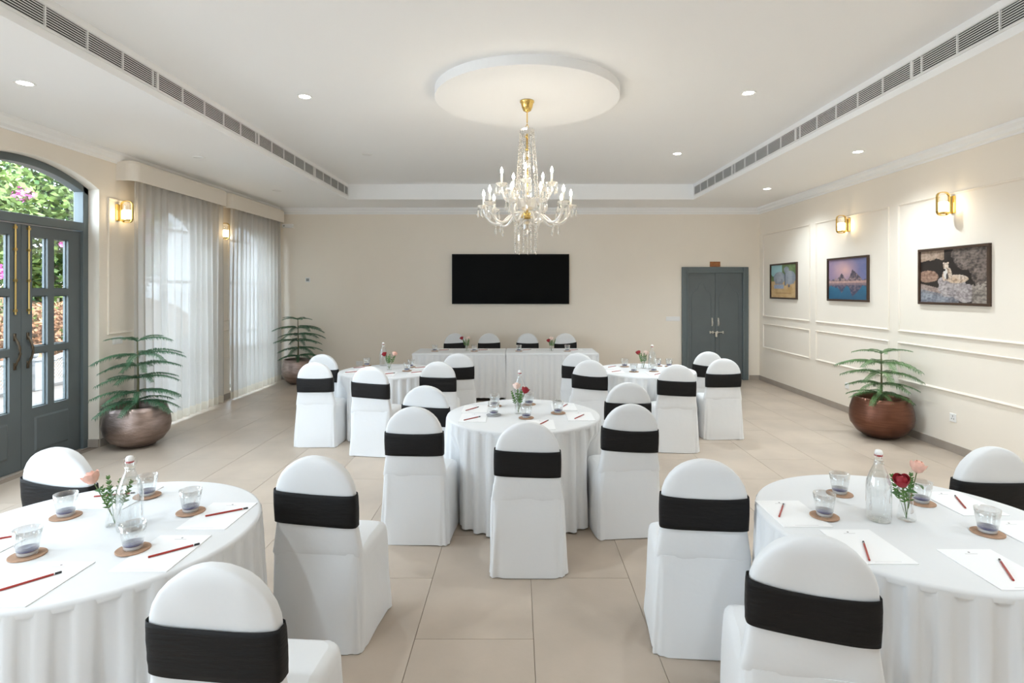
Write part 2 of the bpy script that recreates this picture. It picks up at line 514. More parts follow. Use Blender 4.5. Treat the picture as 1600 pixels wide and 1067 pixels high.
# fanlight pane
pts = [(XD, DY0 + .07, 2.49), (XD, DY1 - .07, 2.49)] + [(XD, y, arch_z(y, *DOOR[:2], 2.88, .185) - .07) for y in reversed(arc[1:-1])]
rel(G().add(pts, [tuple(range(len(pts)))]), 'fanlight_pane', 'pane', d1)
def leaf(sign):
    ym = 5.475
    def yy(t): return ym + sign * t
    W = .745
    t0, t1 = .003, W - .003
    vcols = [(.125, .31), (.39, .575)]
    rows = [(.585, 1.125), (1.195, 1.70), (1.77, 2.29)]
    g = G()
    def bx(a, b, z0, z1, dx=.022):
        ya, yb = sorted((yy(a), yy(b)))
        g.box(XD - dx, XD + dx, ya, yb, z0, z1)
    bx(t0, vcols[0][0], .01, 2.40); bx(vcols[1][1], t1, .01, 2.40)
    bx(vcols[0][1], vcols[1][0], rows[0][0], rows[2][1])
    bx(vcols[0][0], vcols[1][1], .01, rows[0][0]); bx(vcols[0][0], vcols[1][1], rows[2][1], 2.40)
    for a, b in ((rows[0][1], rows[1][0]), (rows[1][1], rows[2][0])):
        bx(vcols[0][0], vcols[0][1], a, b); bx(vcols[1][0], vcols[1][1], a, b)
    lf = rel(g, 'door_leaf', 'greydoor', d1)
    base = (0, 0, 0)
    for (a, b) in vcols:
        for (z0, z1) in rows:
            ya, yb = sorted((yy(a), yy(b)))
            rel(G().box(XD - .003, XD + .003, ya, yb, z0, z1), 'pane', 'pane', lf)
            gb = G()                                        # light bead round the pane
            for (p, q, r_, s_) in ((ya, ya + .01, z0, z1), (yb - .01, yb, z0, z1), (ya, yb, z0, z0 + .01), (ya, yb, z1 - .01, z1)):
                gb.box(XD - .028, XD - .006, p, q, r_, s_)
            rel(gb, 'glazing_bead', 'bluegrey', lf)
    # raised bottom panel
    g2 = G()
    ya, yb = sorted((yy(.12), yy(.60)))
    q = .045
    v = [(XD + .022, ya, .12), (XD + .022, yb, .12), (XD + .022, yb, .52), (XD + .022, ya, .52),
         (XD + .012, ya + .015, .135), (XD + .012, yb - .015, .135), (XD + .012, yb - .015, .505), (XD + .012, ya + .015, .505),
         (XD + .034, ya + q, .12 + q), (XD + .034, yb - q, .12 + q), (XD + .034, yb - q, .52 - q), (XD + .034, ya + q, .52 - q)]
    f = [(8, 9, 10, 11)]
    for a, b in ((0, 4), (4, 8)):
        f += [(a + i, a + (i + 1) % 4, b + (i + 1) % 4, b + i) for i in range(4)]
    g2.add(v, f)
    rel(g2, 'raised_panel', 'greydoor', lf)
    # twisted bronze pull handle
    yh = yy(.072)
    pts = [(XD + .022 + .055 * math.sin(PI * i / 14), yh, 1.02 + .29 * i / 14) for i in range(15)]
    gh = G().tube(pts, [.011 + .003 * math.sin(i * 2.4) for i in range(15)], 8)
    gh.box(XD + .022, XD + .03, yh - .014, yh + .014, .99, 1.06).box(XD + .022, XD + .03, yh - .014, yh + .014, 1.27, 1.34)
    rel(gh, 'handle', 'darkmetal', lf, smooth=True)
    # long brass slide bolt
    yb_ = yy(.075)
    gb = G().tube([(XD + .034, yb_, 1.52), (XD + .034, yb_, 2.39)], .008, 8)
    for z in (1.56, 1.85, 2.15, 2.36): gb.box(XD + .022, XD + .042, yb_ - .014, yb_ + .014, z - .012, z + .012)
    rel(gb, 'slide_bolt', 'brass', lf)
leaf(1); leaf(-1)
struct(G().box(XL - .25, XL - .1, DY0, DY1, -.005, .004).build('threshold', 'skirting'))

# ------------------------------------------------------------------ back door (door_2)
d2 = struct(empty('door_2', (3.845, YB, 0)), 'grey double door with ogee arch grooves in the back wall')
def r2(g, name, m, parent=d2, **kw):
    g.v = [(a - 3.845, b - YB, c) for a, b, c in g.v]
    return g.build(name, m, parent, **kw)
g = G()
for (x0, x1, z0, z1) in ((3.2, 3.31, 0, 2.2), (4.38, 4.49, 0, 2.2), (3.31, 4.38, 2.09, 2.2)):
    g.box(x0, x1, YB - .05, YB + .01, z0, z1)
r2(g, 'door_frame', 'bluegrey', bevel=.008)
g = G()
for (x0, x1, z0, z1) in ((3.285, 3.315, 0, 2.12), (4.375, 4.405, 0, 2.12), (3.315, 4.375, 2.085, 2.12)):
    g.box(x0, x1, YB - .062, YB - .02, z0, z1)
r2(g, 'frame_bead', 'bluegrey', bevel=.006)
for s in (-1, 1):
    xa, xb = (3.315, 3.843) if s < 0 else (3.847, 4.375)
    lf = r2(G().box(xa, xb, YB - .03, YB + .005, .01, 2.085), 'door_leaf', 'greydoor', bevel=.003)
    # ogee-topped raised moulding line
    xc = (xa + xb) / 2; hw = .19
    pts = [(xc - hw, .15), (xc - hw, 1.62)]
    for i in range(1, 13):
        t = i / 12
        pts.append((xc - hw + hw * t, 1.62 + .26 * (t ** .8) + .03 * math.sin(t * PI * 3)))
    pts += [(2 * xc - x, z) for x, z in reversed(pts[:-1])]
    gl = G().tube([(x, YB - .03, z) for x, z in pts] + [(pts[0][0], YB - .03, pts[0][1])], .006, 6)
    r2(gl, 'ogee_moulding', 'greydoor', lf)
    xh = 3.845 + s * .06
    gh = G().tube([(xh, YB - .03, 1.07), (xh, YB - .065, 1.075), (xh, YB - .07, 1.13), (xh, YB - .065, 1.185), (xh, YB - .03, 1.19)], .009, 8)
    gh.box(xh - .012, xh + .012, YB - .034, YB - .03, 1.05, 1.21)
    r2(gh, 'handle', 'steel', lf, smooth=False)
gb = G().tube([(3.73, YB - .05, .93), (4.0, YB - .05, .93)], .009, 8)
for x in (3.74, 3.79, 3.88, 3.99): gb.box(x - .012, x + .012, YB - .058, YB - .03, .905, .955)
gb.box(3.84, 3.875, YB - .06, YB - .03, .84, .93)
r2(gb, 'latch_bolt', 'steel')
for o in d2.children:
    for c in o.children: pass

# ------------------------------------------------------------------ curtains and pelmets on the left wall
def curtain(y0, y1, seed, label):
    rn = random.Random(seed)
    n = int((y1 - y0) / .0105); zs = [.03, .14, .141, .5, 1.1, 1.8, 2.4, 2.8, 3.02, 3.2]
    ph = [rn.uniform(-.5, .5) for _ in range(60)]
    def off(y, z):
        u = (y - y0) / .15
        k = int(u); w = u + .35 * noise.noise((u * .5, seed, z * .25))
        a = .038 * (.75 + .25 * math.cos(z * .9))
        return a * math.sin(2 * PI * w) + .010 * math.sin(2 * PI * w * 2 + 1) + .012 * noise.noise((u * .3, 7 + seed, z * .5))
    root = None
    X = XL + .135
    def strip(za, zb, name, m, parent):
        zz = [z for z in zs if za <= z <= zb]
        rows = [[(X + off(y0 + (y1 - y0) * i / n, z), y0 + (y1 - y0) * i / n, z) for i in range(n + 1)] for z in zz]
        return G().grid(rows).build(name, m, parent, smooth=True)
    root = strip(.141, 3.2, 'curtain', 'curtain', None)
    strip(.03, .14, 'hem', 'hem', root)
    tag(root, label, 'curtain', 'sheer curtains on the left wall')
curtain(6.66, 8.66, 3, 'white sheer pleated curtain right behind the near potted pine, nearer of the two')
curtain(8.90, 10.82, 11, 'white sheer pleated curtain in the far left corner, farther of the two')
def pelmet(y0, y1, label):
    X1 = XL + .215; r = .10
    path = [(XL, y0)] + [(X1 - r + r * math.sin(a), y0 + r - r * math.cos(a)) for a in [PI / 2 * i / 6 for i in range(7)]]
    path += [(X1 - r + r * math.cos(a), y1 - r + r * math.sin(a)) for a in [PI / 2 * i / 6 for i in range(7)]] + [(XL, y1)]
    g = G()
    prof = [(0, 3.035), (0, 3.235), (-.008, 3.262), (-.03, 3.275), (-.05, 3.275)]
    cx, cy = XL, (y0 + y1) / 2
    rings = []
    for dz, z in prof:
        ring = []
        for (x, y) in path:
            ring.append((XL + (x - XL) * (1 + dz / .215), cy + (y - cy) * (1 + 2 * dz / (y1 - y0)), z))
        rings.append(ring)
    g.loft(rings, False, True, closed=False)
    o = g.build('curtain_pelmet', 'pelmet', smooth=False)
    so = o.modifiers.new('thickness', 'SOLIDIFY'); so.thickness = .012; so.offset = -1
    tag(o, label, 'pelmet', 'curtain pelmets on the left wall')
pelmet(6.56, 8.72, 'cream box pelmet over the nearer sheer curtain')
pelmet(8.77, 10.85, 'cream box pelmet over the farther sheer curtain')

# ------------------------------------------------------------------ air grilles on the soffit faces
def grille(x, s, y0, y1, label, grp):
    root = empty('air_grille', (x, (y0 + y1) / 2, 3.485))
    L = (y1 - y0) / 2
    G().box(0, s * .002, -L, L, -.072, .072).build('duct_opening', 'ventdark', root)
    g = G()
    for (a, b, c, d) in ((-L, L, -.078, -.068), (-L, L, .068, .078), (-L, -L + .012, -.068, .068), (L - .012, L, -.068, .068)):
        g.box(min(s * .001, s * .014), max(s * .001, s * .014), a, b, c, d)
    g.build('grille_frame', 'ventw', root)
    sm = None
    for i in range(8):
        z = -.058 + i * .0166
        if sm is None:
            v = [(s * .002, -L + .01, z + .004), (s * .012, -L + .01, z - .003), (s * .012, -L + .01, z - .009), (s * .002, -L + .01, z - .002)]
            v += [(a, L - .01, c) for a, b, c in v]
            o = G().add(v, [(0, 1, 5, 4), (1, 2, 6, 5), (2, 3, 7, 6), (3, 0, 4, 7), (0, 3, 2, 1), (4, 5, 6, 7)]).build('slat', 'ventw', root)
            sm = o.data; z0 = z
        else:
            o = bpy.data.objects.new('slat', sm); col.objects.link(o); o.parent = root; o.location = (0, 0, z - z0)
    for y in [-L + .35 * i for i in range(1, 6) if .35 * i < 2 * L - .04]:
        G().box(min(s * .002, s * .014), max(s * .002, s * .014), y - .005, y + .005, -.068, .068).build('mullion', 'ventw', root)
    tag(root, label, 'air grille', grp)
dist = ['farthest', 'second farthest', 'third farthest', 'nearest']
for side, x, s, ys in (('left', SX0, 1, [(8.29, 9.9), (6.48, 8.288), (4.66, 6.478), (2.85, 4.658)]),
                       ('right', SX1, -1, [(8.13, 9.87), (6.27, 8.128), (4.42, 6.268), (2.56, 4.418)])):
    for i, (a, b) in enumerate(ys):
        grille(x, s, a, b, '%s white slatted air grille on the %s ceiling soffit' % (dist[i], side), 'air grilles along the %s soffit' % side)

# ------------------------------------------------------------------ recessed downlights
def downlight(x, y, z, lit, label):
    root = empty('downlight', (x, y, z))
    G().lathe([(.048, -.002), (.066, -.006), (.07, 0), (.048, .0)], 28, cap0=False, cap1=False).build('trim_ring', 'plastic', root, smooth=False)
    G().lathe([(.05, -.0025), (.05, -.001)], 28).build('lens', 'led' if lit else 'ledoff', root)
    if lit:
        d = bpy.data.lights.new('downlight_lamp', 'SPOT')
        d.energy = 85; d.spot_size = R(135); d.spot_blend = .9; d.shadow_soft_size = .05; d.color = (.82, .93, 1)
        o = bpy.data.objects.new('downlight_lamp', d); col.objects.link(o); o.parent = root; o.location = (0, 0, -.01)
    tag(root, label, 'downlight', 'recessed ceiling downlights')
DL = [(-3.79, 4.33, ZS, 1, 'lit round downlight in the left soffit, nearest the top-left corner'),
      (-3.83, 6.77, ZS, 0, 'unlit round downlight in the left soffit near the first curtain'),
      (-3.87, 9.06, ZS, 0, 'unlit round downlight in the left soffit near the far curtain'),
      (3.92, 6.49, ZS, 1, 'lit round downlight in the right soffit, nearer of the two'),
      (3.93, 8.88, ZS, 1, 'lit round downlight in the right soffit, near the back wall'),
      (-2.05, 5.42, ZT, 1, 'lit round downlight in the tray ceiling left of the chandelier'),
      (-2.07, 7.74, ZT, 0, 'unlit round downlight in the tray ceiling towards the back left'),
      (2.18, 5.32, ZT, 1, 'lit round downlight in the tray ceiling right of the chandelier, nearer one'),
      (2.18, 7.70, ZT, 1, 'lit round downlight in the tray ceiling right of the chandelier, farther one'),
      (-3.8, 1.9, ZS, 1, 'lit downlight in the left soffit beside the viewer'),
      (3.9, 4.1, ZS, 1, 'lit downlight in the right soffit just outside the picture'),
      (3.9, 1.7, ZS, 1, 'lit downlight in the right soffit beside the viewer'),
      (-2.05, .6, ZT, 1, 'lit downlight in the tray ceiling behind the viewer, left one'),
      (2.18, .6, ZT, 1, 'lit downlight in the tray ceiling behind the viewer, right one')]
for d in DL: downlight(*d)

# ------------------------------------------------------------------ wall sconces
def sconce(x, s, y, z, label):
    # s: +1 when the lamp reaches towards +x
    root = empty('wall_sconce', (x, y, z))
    G().box(min(0, s * .022), max(0, s * .022), -.032, .032, -.105, .085).build('back_plate', 'gold', root, bevel=.004)
    cx = s * .115
    pts = []
    hw, hh, r = .068, .13, .05
    for (qx, qz, a0) in ((hw - r, hh - r, 0), (-hw + r, hh - r, 90), (-hw + r, -hh + r, 180), (hw - r, -hh + r, 270)):
        pts += [(cx + qx + r * math.cos(R(a0 + t)), qz + r * math.sin(R(a0 + t))) for t in (0, 22, 45, 68, 90)]
    g = G()
    n = len(pts)
    v = []
    for (dy, sc_) in ((-.014, 1), (.014, 1), (.014, .88), (-.014, .88)):
        v += [(cx + (a - cx) * sc_, dy, b * (1 - (1 - sc_) * .5)) for a, b in pts]
    f = []
    for k in range(4):
        for i in range(n):
            j = (i + 1) % n; k2 = (k + 1) % 4
            f.append((k * n + i, k * n + j, k2 * n + j, k2 * n + i))
    g.add(v, f)
    g.build('loop_frame', 'gold', root)
    g = G().lathe([(.02, -.112), (.046, -.112), (.05, -.1), (.05, -.088), (.02, -.088)], 20, cx, 0, 0)
    g.box(min(0, cx), max(0, cx), -.008, .008, -.105, -.09)
    g.build('lamp_holder', 'gold', root)
    G().lathe([(.044, -.088), (.046, -.06), (.046, .018)], 20, cx, 0, 0).build('opal_glass', 'sconceglass', root, smooth=True)
    G().lathe([(.046, .018), (.046, .07), (.044, .085)], 20, cx, 0, 0, False, False).build('clear_glass', 'glass', root, smooth=True)
    tag(root, label, 'wall lamp', 'brass wall sconces')
sconce(XL, 1, 6.58, 2.67, 'lit brass wall sconce on the left wall beside the garden door')
sconce(XL, 1, 8.79, 2.67, 'lit brass wall sconce on the left wall between the two curtains')
sconce(XR, -1, 8.02, 2.69, 'lit brass wall sconce above the mountain lake picture')
sconce(XR, -1, 6.10, 2.69, 'lit brass wall sconce above the leopard picture')

# ------------------------------------------------------------------ chandelier
ch = empty('chandelier', (CX, CY, 3.537))
def cg(g, name, m, parent=None, **kw):
    g.v = [(a, b, c - 3.537) for a, b, c in g.v]
    return g.build(name, m, parent or ch, **kw)
cg(G().lathe([(.066, 3.537), (.068, 3.525), (.058, 3.515), (.052, 3.48), (.036, 3.445), (.012, 3.432)], 24), 'canopy', 'gold', smooth=True)
g = G().tube([(0, 0, 3.432), (0, 0, 3.335)], .006, 8)
for i in range(3):
    zc = 3.325 - i * .03
    ring = [(.011 * math.cos(2 * PI * k / 12) * (1 if i % 2 else 0), .011 * math.cos(2 * PI * k / 12) * (0 if i % 2 else 1), zc + .019 * math.sin(2 * PI * k / 12)) for k in range(13)]
    g.tube(ring, .003, 6)
cg(g, 'chain', 'gold')
g = G().tube([(0, 0, 3.27), (0, 0, 2.36)], .009, 10)
for z, r in ((3.2, .02), (3.08, .017), (2.86, .017), (2.47, .045), (2.33, .022)):
    g.lathe([(.008, z - .014), (r, z - .007), (r, z + .007), (.008, z + .014)], 14)
g.lathe([(.02, 2.425), (.06, 2.44), (.068, 2.465), (.05, 2.495), (.02, 2.50)], 16)
cg(g, 'stem', 'gold', smooth=True)
g = G()
for z, r in ((3.04, .026), (2.95, .03), (2.80, .036), (2.70, .026), (2.62, .032)):
    g.lathe([(.011, z - r), (r * .8, z - r * .55), (r, z), (r * .8, z + r * .55), (.011, z + r)], 12)
g.lathe([(.02, 2.30), (.05, 2.33), (.055, 2.37), (.03, 2.40), (.045, 2.42)], 14)
g.lathe([(.004, 2.25), (.022, 2.275), (.012, 2.30)], 10)
cg(g, 'glass_baluster', 'crystal', smooth=False)
cg(G().lathe([(.012, 3.225), (.05, 3.215), (.068, 3.25), (.072, 3.265), (.05, 3.222)], 20, cap0=False, cap1=False), 'crown_dish', 'crystal')
cg(G().lathe([(.03, 2.505), (.085, 2.53), (.11, 2.575), (.118, 2.60), (.085, 2.54)], 20, cap0=False, cap1=False), 'bowl_dish', 'crystal')
def beads(p0, p1, sag, n, r):
    g = G()
    p0, p1 = Vector(p0), Vector(p1)
    for i in range(n):
        t = i / (n - 1)
        p = p0.lerp(p1, t); p.z -= sag * math.sin(PI * t)
        rr = r * (.85 + .3 * (i % 2))
        v = [(p.x + a * rr, p.y + b * rr, p.z + c * rr * 1.15) for a, b, c in ((1, 0, 0), (0, 1, 0), (-1, 0, 0), (0, -1, 0), (0, 0, 1), (0, 0, -1))]
        g.add(v, [(0, 1, 4), (1, 2, 4), (2, 3, 4), (3, 0, 4), (1, 0, 5), (2, 1, 5), (3, 2, 5), (0, 3, 5)])
    return g
for i in range(12):
    a = 2 * PI * (i + .3) / 12
    cg(beads((.066 * math.cos(a), .066 * math.sin(a), 3.235), (.115 * math.cos(a), .115 * math.sin(a), 2.60), 0, 36, .0085), 'bead_strand', 'crystal')
for i in range(9):
    a = 2 * PI * (i + .15) / 9
    r_ = .125 if i % 2 else .085
    cg(beads((r_ * math.cos(a), r_ * math.sin(a), 2.46), (r_ * math.cos(a), r_ * math.sin(a), 2.105), 0, 21, .0095), 'bead_strand', 'crystal')
def drop(g, x, y, z, L=.075):
    for i in range(2):
        rr = .006
        g.ball((x, y, z - .008 - i * .014), rr, 6, 4)
    zz = z - .03
    g.lathe([(.0008, zz), (.006, zz - .012), (.0125, zz - L * .62), (.008, zz - L * .86), (.0008, zz - L)], 8, x, y, 0)
DROP = []
def arm(ang, rad, zhub, zdip, zcup):
    ca, sa = math.cos(ang), math.sin(ang)
    ctrl = [(.04, zhub), (.09, zhub + .012), (rad * .40, zhub - .02), (rad * .6, zdip), (rad * .8, zdip + .005), (rad * .95, (zdip + zcup) / 2), (rad, zcup - .01)]
    pts = []
    for i in range(len(ctrl) - 1):
        p0 = ctrl[max(i - 1, 0)]; p1 = ctrl[i]; p2 = ctrl[i + 1]; p3 = ctrl[min(i + 2, len(ctrl) - 1)]
        for k in range(4):
            t = k / 4
            q = [.5 * (2 * b + (c - a) * t + (2 * a - 5 * b + 4 * c - d) * t * t + (3 * b - a - 3 * c + d) * t ** 3) for a, b, c, d in zip(p0, p1, p2, p3)]
            pts.append((q[0] * ca, q[0] * sa, q[1]))
    pts.append((rad * ca, rad * sa, zcup - .01))
    ar = cg(G().tube(pts, .0115, 8), 'arm', 'crystal', smooth=True)
    x, y = rad * ca, rad * sa
    cg(G().lathe([(.012, zcup - .018), (.03, zcup - .01), (.05, zcup + .008), (.056, zcup + .018), (.03, zcup - .002), (.012, zcup)], 14, x, y, 0), 'drip_cup', 'crystal', ar)
    cg(G().lathe([(.013, zcup - .002), (.015, zcup + .004), (.015, zcup + .012), (.011, zcup + .016)], 10, x, y, 0), 'socket_ring', 'gold', ar)
    cg(G().lathe([(.0105, zcup + .012), (.0105, zcup + .105), (.006, zcup + .108)], 10, x, y, 0), 'candle_tube', 'candle', ar, smooth=True)
    cg(G().lathe([(.006, zcup + .106), (.0125, zcup + .122), (.0125, zcup + .135), (.006, zcup + .155), (.0008, zcup + .168)], 8, x, y, 0), 'candle_bulb', 'bulb', ar, smooth=True)
    for k in range(6):
        b = 2 * PI * k / 5 + ang
        q = (x + .05 * math.cos(b), y + .05 * math.sin(b), zcup + .008 - 3.537) if k < 5 else (rad * .72 * ca, rad * .72 * sa, zdip - .008 - 3.537)
        if not DROP:
            g = G(); drop(g, 0, 0, 0, .068)
            o = g.build('pendant_drop', 'crystal', ar); DROP.append(o.data)
        else:
            o = bpy.data.objects.new('pendant_drop', DROP[0]); col.objects.link(o); o.parent = ar
        o.location = q
for a in (266, 338, 50, 122, 194): arm(R(a), .245, 2.61, 2.585, 2.735)
for i in range(10): arm(R(250 + 36 * i), .41, 2.475, 2.385, 2.535)
tag(ch, 'gold and crystal chandelier with lit candle bulbs hanging from the ceiling disc', 'chandelier')

# ------------------------------------------------------------------ screen, plates and small fittings
tv = G().box(-1.28, 1.0, YB - .06, YB - .012, 1.48, 2.45).build('wall_screen', 'tvframe', bevel=.004)
tag(tv, 'wide black wall-mounted display screen on the back wall', 'screen')
G().box(-1.265, .985, YB - .0615, YB - .058, 1.495, 2.435).build('display_panel', 'tvblack', tv)
G().box(-.5, .2, YB - .012, YB, 1.7, 2.2).build('wall_bracket', 'tvframe', tv)
def plate(name, x, y, z, w, h, axis, label, cat, extra=None):
    o = empty(name, (x, y, z))
    s = -1 if axis == 'y' else (1 if x < 0 else -1)
    def bx(a0, a1, z0, z1, t0, t1):
        if axis == 'y': return G().box(a0, a1, -t1, -t0, z0, z1)
        t0, t1 = sorted((s * t0, s * t1))
        return G().box(t0, t1, a0, a1, z0, z1)
    bx(-w / 2, w / 2, -h / 2, h / 2, 0, .009).build('face_plate', 'plastic', o, bevel=.003)
    for e in (extra or []):
        bx(*e[:4], .009, .013).build(e[4], e[5], o)
    tag(o, label, cat)
plate('switch_plate', 3.03, YB, 1.19, .27, .085, 'y', 'white switch plate on the back wall left of the grey door', 'switch plate',
      [(-.115 + .046 * i, -.075 + .046 * i, -.026, .026, 'rocker_switch', 'plastic') for i in range(5)])
plate('switch_plate', XL, 6.58, 1.17, .16, .085, 'x', 'white switch plate on the left wall behind the potted pine', 'switch plate',
      [(-.06 + .045 * i, -.022 + .045 * i, -.026, .026, 'rocker_switch', 'plastic') for i in range(3)])
plate('wall_socket', XR, 8.065, .385, .085, .085, 'x', 'white wall socket on the right wall, farther from the viewer', 'socket',
      [(-.012, .012, -.02, .02, 'rocker_switch', 'plastic')])
plate('wall_socket', XR, 6.1, .375, .09, .09, 'x', 'white wall socket on the right wall right of the copper pot', 'socket',
      [(-.004, .004, .012, .024, 'pin_hole', 'plasticgrey'), (-.018, -.01, -.016, -.006, 'pin_hole', 'plasticgrey'), (.01, .018, -.016, -.006, 'pin_hole', 'plasticgrey')])
plate('wall_socket', -3.09, YB, .32, .13, .085, 'y', 'white wall socket low on the back wall left of the head table', 'socket',
      [(-.03, .0, -.02, .02, 'rocker_switch', 'plastic')])
plate('thermostat', -4.10, YB, 1.95, .095, .095, 'y', 'small white square thermostat with grey display on the back wall', 'thermostat',
      [(-.028, .028, -.026, .026, 'display', 'plasticgrey')])
o = G().box(-.11, .11, -.07, 0, -.035, .035).build('motion_sensor', 'plastic', bevel=.012, loc=(-4.48, YB, 3.0))
tag(o, 'small white box sensor high in the far left corner', 'sensor')
G().box(-.07, -.045, -.075, -.068, -.015, .008).build('sensor_eye', 'plasticgrey', o)
o = G().box(-.1, .1, -.02, 0, -.05, .05).build('door_sign', 'signwood', bevel=.003, loc=(3.85, YB, 2.255))
tag(o, 'small brown wooden plaque above the grey back door', 'sign')

# ------------------------------------------------------------------ framed photographs on the right wall (printed picture = coloured grid)
def fb(x, y, s=4, seed=0): return noise.fractal((x * s + seed, y * s + 3.1 * seed, seed), 1, 2, 5)
def mixc(a, b, t):
    t = max(0, min(1, t)); return tuple(p + (q - p) * t for p, q in zip(a, b))
def ell(u, v, cu, cv, ru, rv): return ((u - cu) / ru) ** 2 + ((v - cv) / rv) ** 2
def pic_elephant(u, v):           # u 0..1 left to right, v 0..1 bottom to top
    n = fb(u, v, 6, 1)
    if v < .5: c = mixc((.50, .31, .13), (.62, .43, .22), .5 + n)
    else:
        c = mixc((.10, .17, .06), (.20, .27, .12), .5 + n)
        if v > .72 + .1 * n and u < .45: c = mixc(c, (.36, .60, .66), .8)
    for (cu, cv, ru, rv) in ((.34, .60, .24, .19), (.75, .60, .22, .21), (.62, .84, .10, .10)):
        e = ell(u, v, cu, cv, ru, rv)
        if e < 1: c = mixc((.24, .27, .32), (.36, .38, .42), .5 + n - .3 * (e - .5))
    for (u0, u1, v0) in ((.16, .24, .42), (.40, .47, .40), (.60, .66, .42), (.85, .91, .42)):
        if u0 < u < u1 and v0 < v < .56: c = (.25, .27, .31)
    if .55 < u < .63 and .36 < v < .72: c = (.30, .33, .38) if u > .585 else (.07, .08, .10)
    if .12 < u < .52 and .27 < v < .40:
        if abs(((u * 22 + v * 6) % 1) - .5) < .27: c = (.12, .18, .34)
        else: c = (.55, .60, .66)
    if ell(u, v, .72, .35, .035, .045) < 1: c = (.12, .12, .15)
    if v < .2 and abs(v - .13) < .012 and .2 < u < .8: c = (.40, .22, .10)
    return c
def ridge(u):
    h = .50 + .05 * fb(u, .3, 5, 2)
    h = max(h, .74 - abs(u - .635) * 2.6 if .5 < u < .66 else 0, .74 - abs(u - .635) * 1.05 if u >= .635 else 0)
    h = max(h, .65 - abs(u - .35) * 1.3)
    return max(h + .025 * fb(u, .7, 22, 4), .47)
def pic_lake(u, v):
    n = fb(u, v, 5, 3); m_ = fb(u, v, 18, 6)
    w = .41
    vv = v if v >= w else w + (w - v) * .95
    if vv > ridge(u):
        if v < w: return mixc((.03, .16, .26), (.02, .09, .17), 1 - v / w + n * .3)
        c = mixc((.28, .20, .30), (.13, .16, .33), u + .25 * n)
        return mixc(c, (.62, .38, .36), max(0, 1 - 2.6 * math.hypot((u - .42), (v - .72) * 1.1)) + .15 * n)
    c = mixc((.07, .06, .09), (.36, .25, .24), .35 + 1.1 * m_ - (vv - .5) * 2)
    if vv < .46: c = mixc(c, (.62, .38, .32), .6)
    if v < w: c = mixc(c, (.05, .06, .12), .55)
    return c
def pic_leopard(u, v):
    n = fb(u, v, 7, 5); m_ = fb(u, v, 26, 8)
    c = (.022, .017, .015)
    def rock(a, b, k=0): return mixc(a, b, .45 + n * .5 + m_ * .75 + k)
    edge = .62 + .12 * math.sin(v * 5) + .05 * n
    if u > edge - (0 if v > .6 else -.12 + (.6 - v) * .1) and v > .30: c = rock((.05, .04, .035), (.24, .19, .165))
    if v > .84 - .12 * (.4 - u) + .04 * n and u < .38: c = rock((.20, .14, .10), (.42, .31, .24))
    if ell(u, v, .12, .50, .17, .115) < 1 + .2 * n: c = rock((.18, .10, .07), (.40, .26, .19))
    if v < .34 - .34 * (u - .0) + .04 * n and u < .6: c = rock((.12, .12, .14), (.30, .29, .30))
    if v < .36 - .3 * u and v > .25 - .25 * u: c = rock((.22, .16, .14), (.38, .30, .26))
    if ell(u, v, .50, .30, .21, .20) < 1 + .25 * n or ell(u, v, .70, .18, .22, .16) < 1 + .25 * n or ell(u, v, .38, .40, .10, .09) < 1:
        c = rock((.19, .16, .16), (.46, .41, .40))
    if u > .78 and v < .33 + .1 * m_: c = rock((.12, .10, .09), (.38, .33, .28))
    if u < .45 and v < .10 + .25 * (.4 - u): c = rock((.13, .14, .17), (.32, .33, .36))
    # the cat: seated body, chest, head, ears
    body = ell(u, v, .58, .44, .155, .075 + .05 * (.7 - u)) < 1 or ell(u, v, .44, .53, .055, .13) < 1 or ell(u, v, .405, .69, .042, .06) < 1
    body = body or ell(u, v, .372, .745, .014, .022) < 1 or ell(u, v, .437, .745, .014, .022) < 1 or ell(u, v, .385, .50, .035, .10) < 1
    if body:
        c = mixc((.50, .36, .25), (.62, .52, .43), .5 + n)
        if m_ > .12: c = mixc(c, (.14, .09, .06), .6)
        if ell(u, v, .40, .55, .03, .1) < 1: c = (.60, .56, .52)
    if ell(u, v, .425, .49, .018, .06) < 1: c = (.06, .05, .05)
    return c
def picture(yc, fn, label):
    W, Hh, z0 = 1.0, .635, 1.593
    root = empty('framed_photograph', (XR, yc, z0))
    g = G()
    t = .028
    for (a, b, c, d) in ((-W / 2, W / 2, 0, t), (-W / 2, W / 2, Hh - t, Hh), (-W / 2, -W / 2 + t, t, Hh - t), (W / 2 - t, W / 2, t, Hh - t)):
        g.box(-.032, 0, a, b, c, d)
    g.build('picture_frame', 'woodframe', root, bevel=.003)
    nu, nv = 150, 95
    iw, ih = W - 2 * t, Hh - 2 * t
    rows = [[(-.012, W / 2 - t - iw * i / nu, t + ih * j / nv) for i in range(nu + 1)] for j in range(nv + 1)]
    o = G().grid(rows).build('photo_print', 'print', root)
    at = o.data.color_attributes.new('print', 'FLOAT_COLOR', 'POINT')
    buf = []
    for j in range(nv + 1):
        for i in range(nu + 1): buf += [*[max(0, q) for q in fn(i / nu, j / nv)], 1]
    at.data.foreach_set('color', buf)
    tag(root, label, 'picture', 'framed photographs on the right wall')
picture(9.985, pic_elephant, 'framed colour photograph of elephants, leftmost of the three pictures')
picture(8.05, pic_lake, 'framed photograph of a mountain mirrored in a blue lake')
picture(6.105, pic_leopard, 'framed photograph of a leopard sitting on rocks, largest in view')

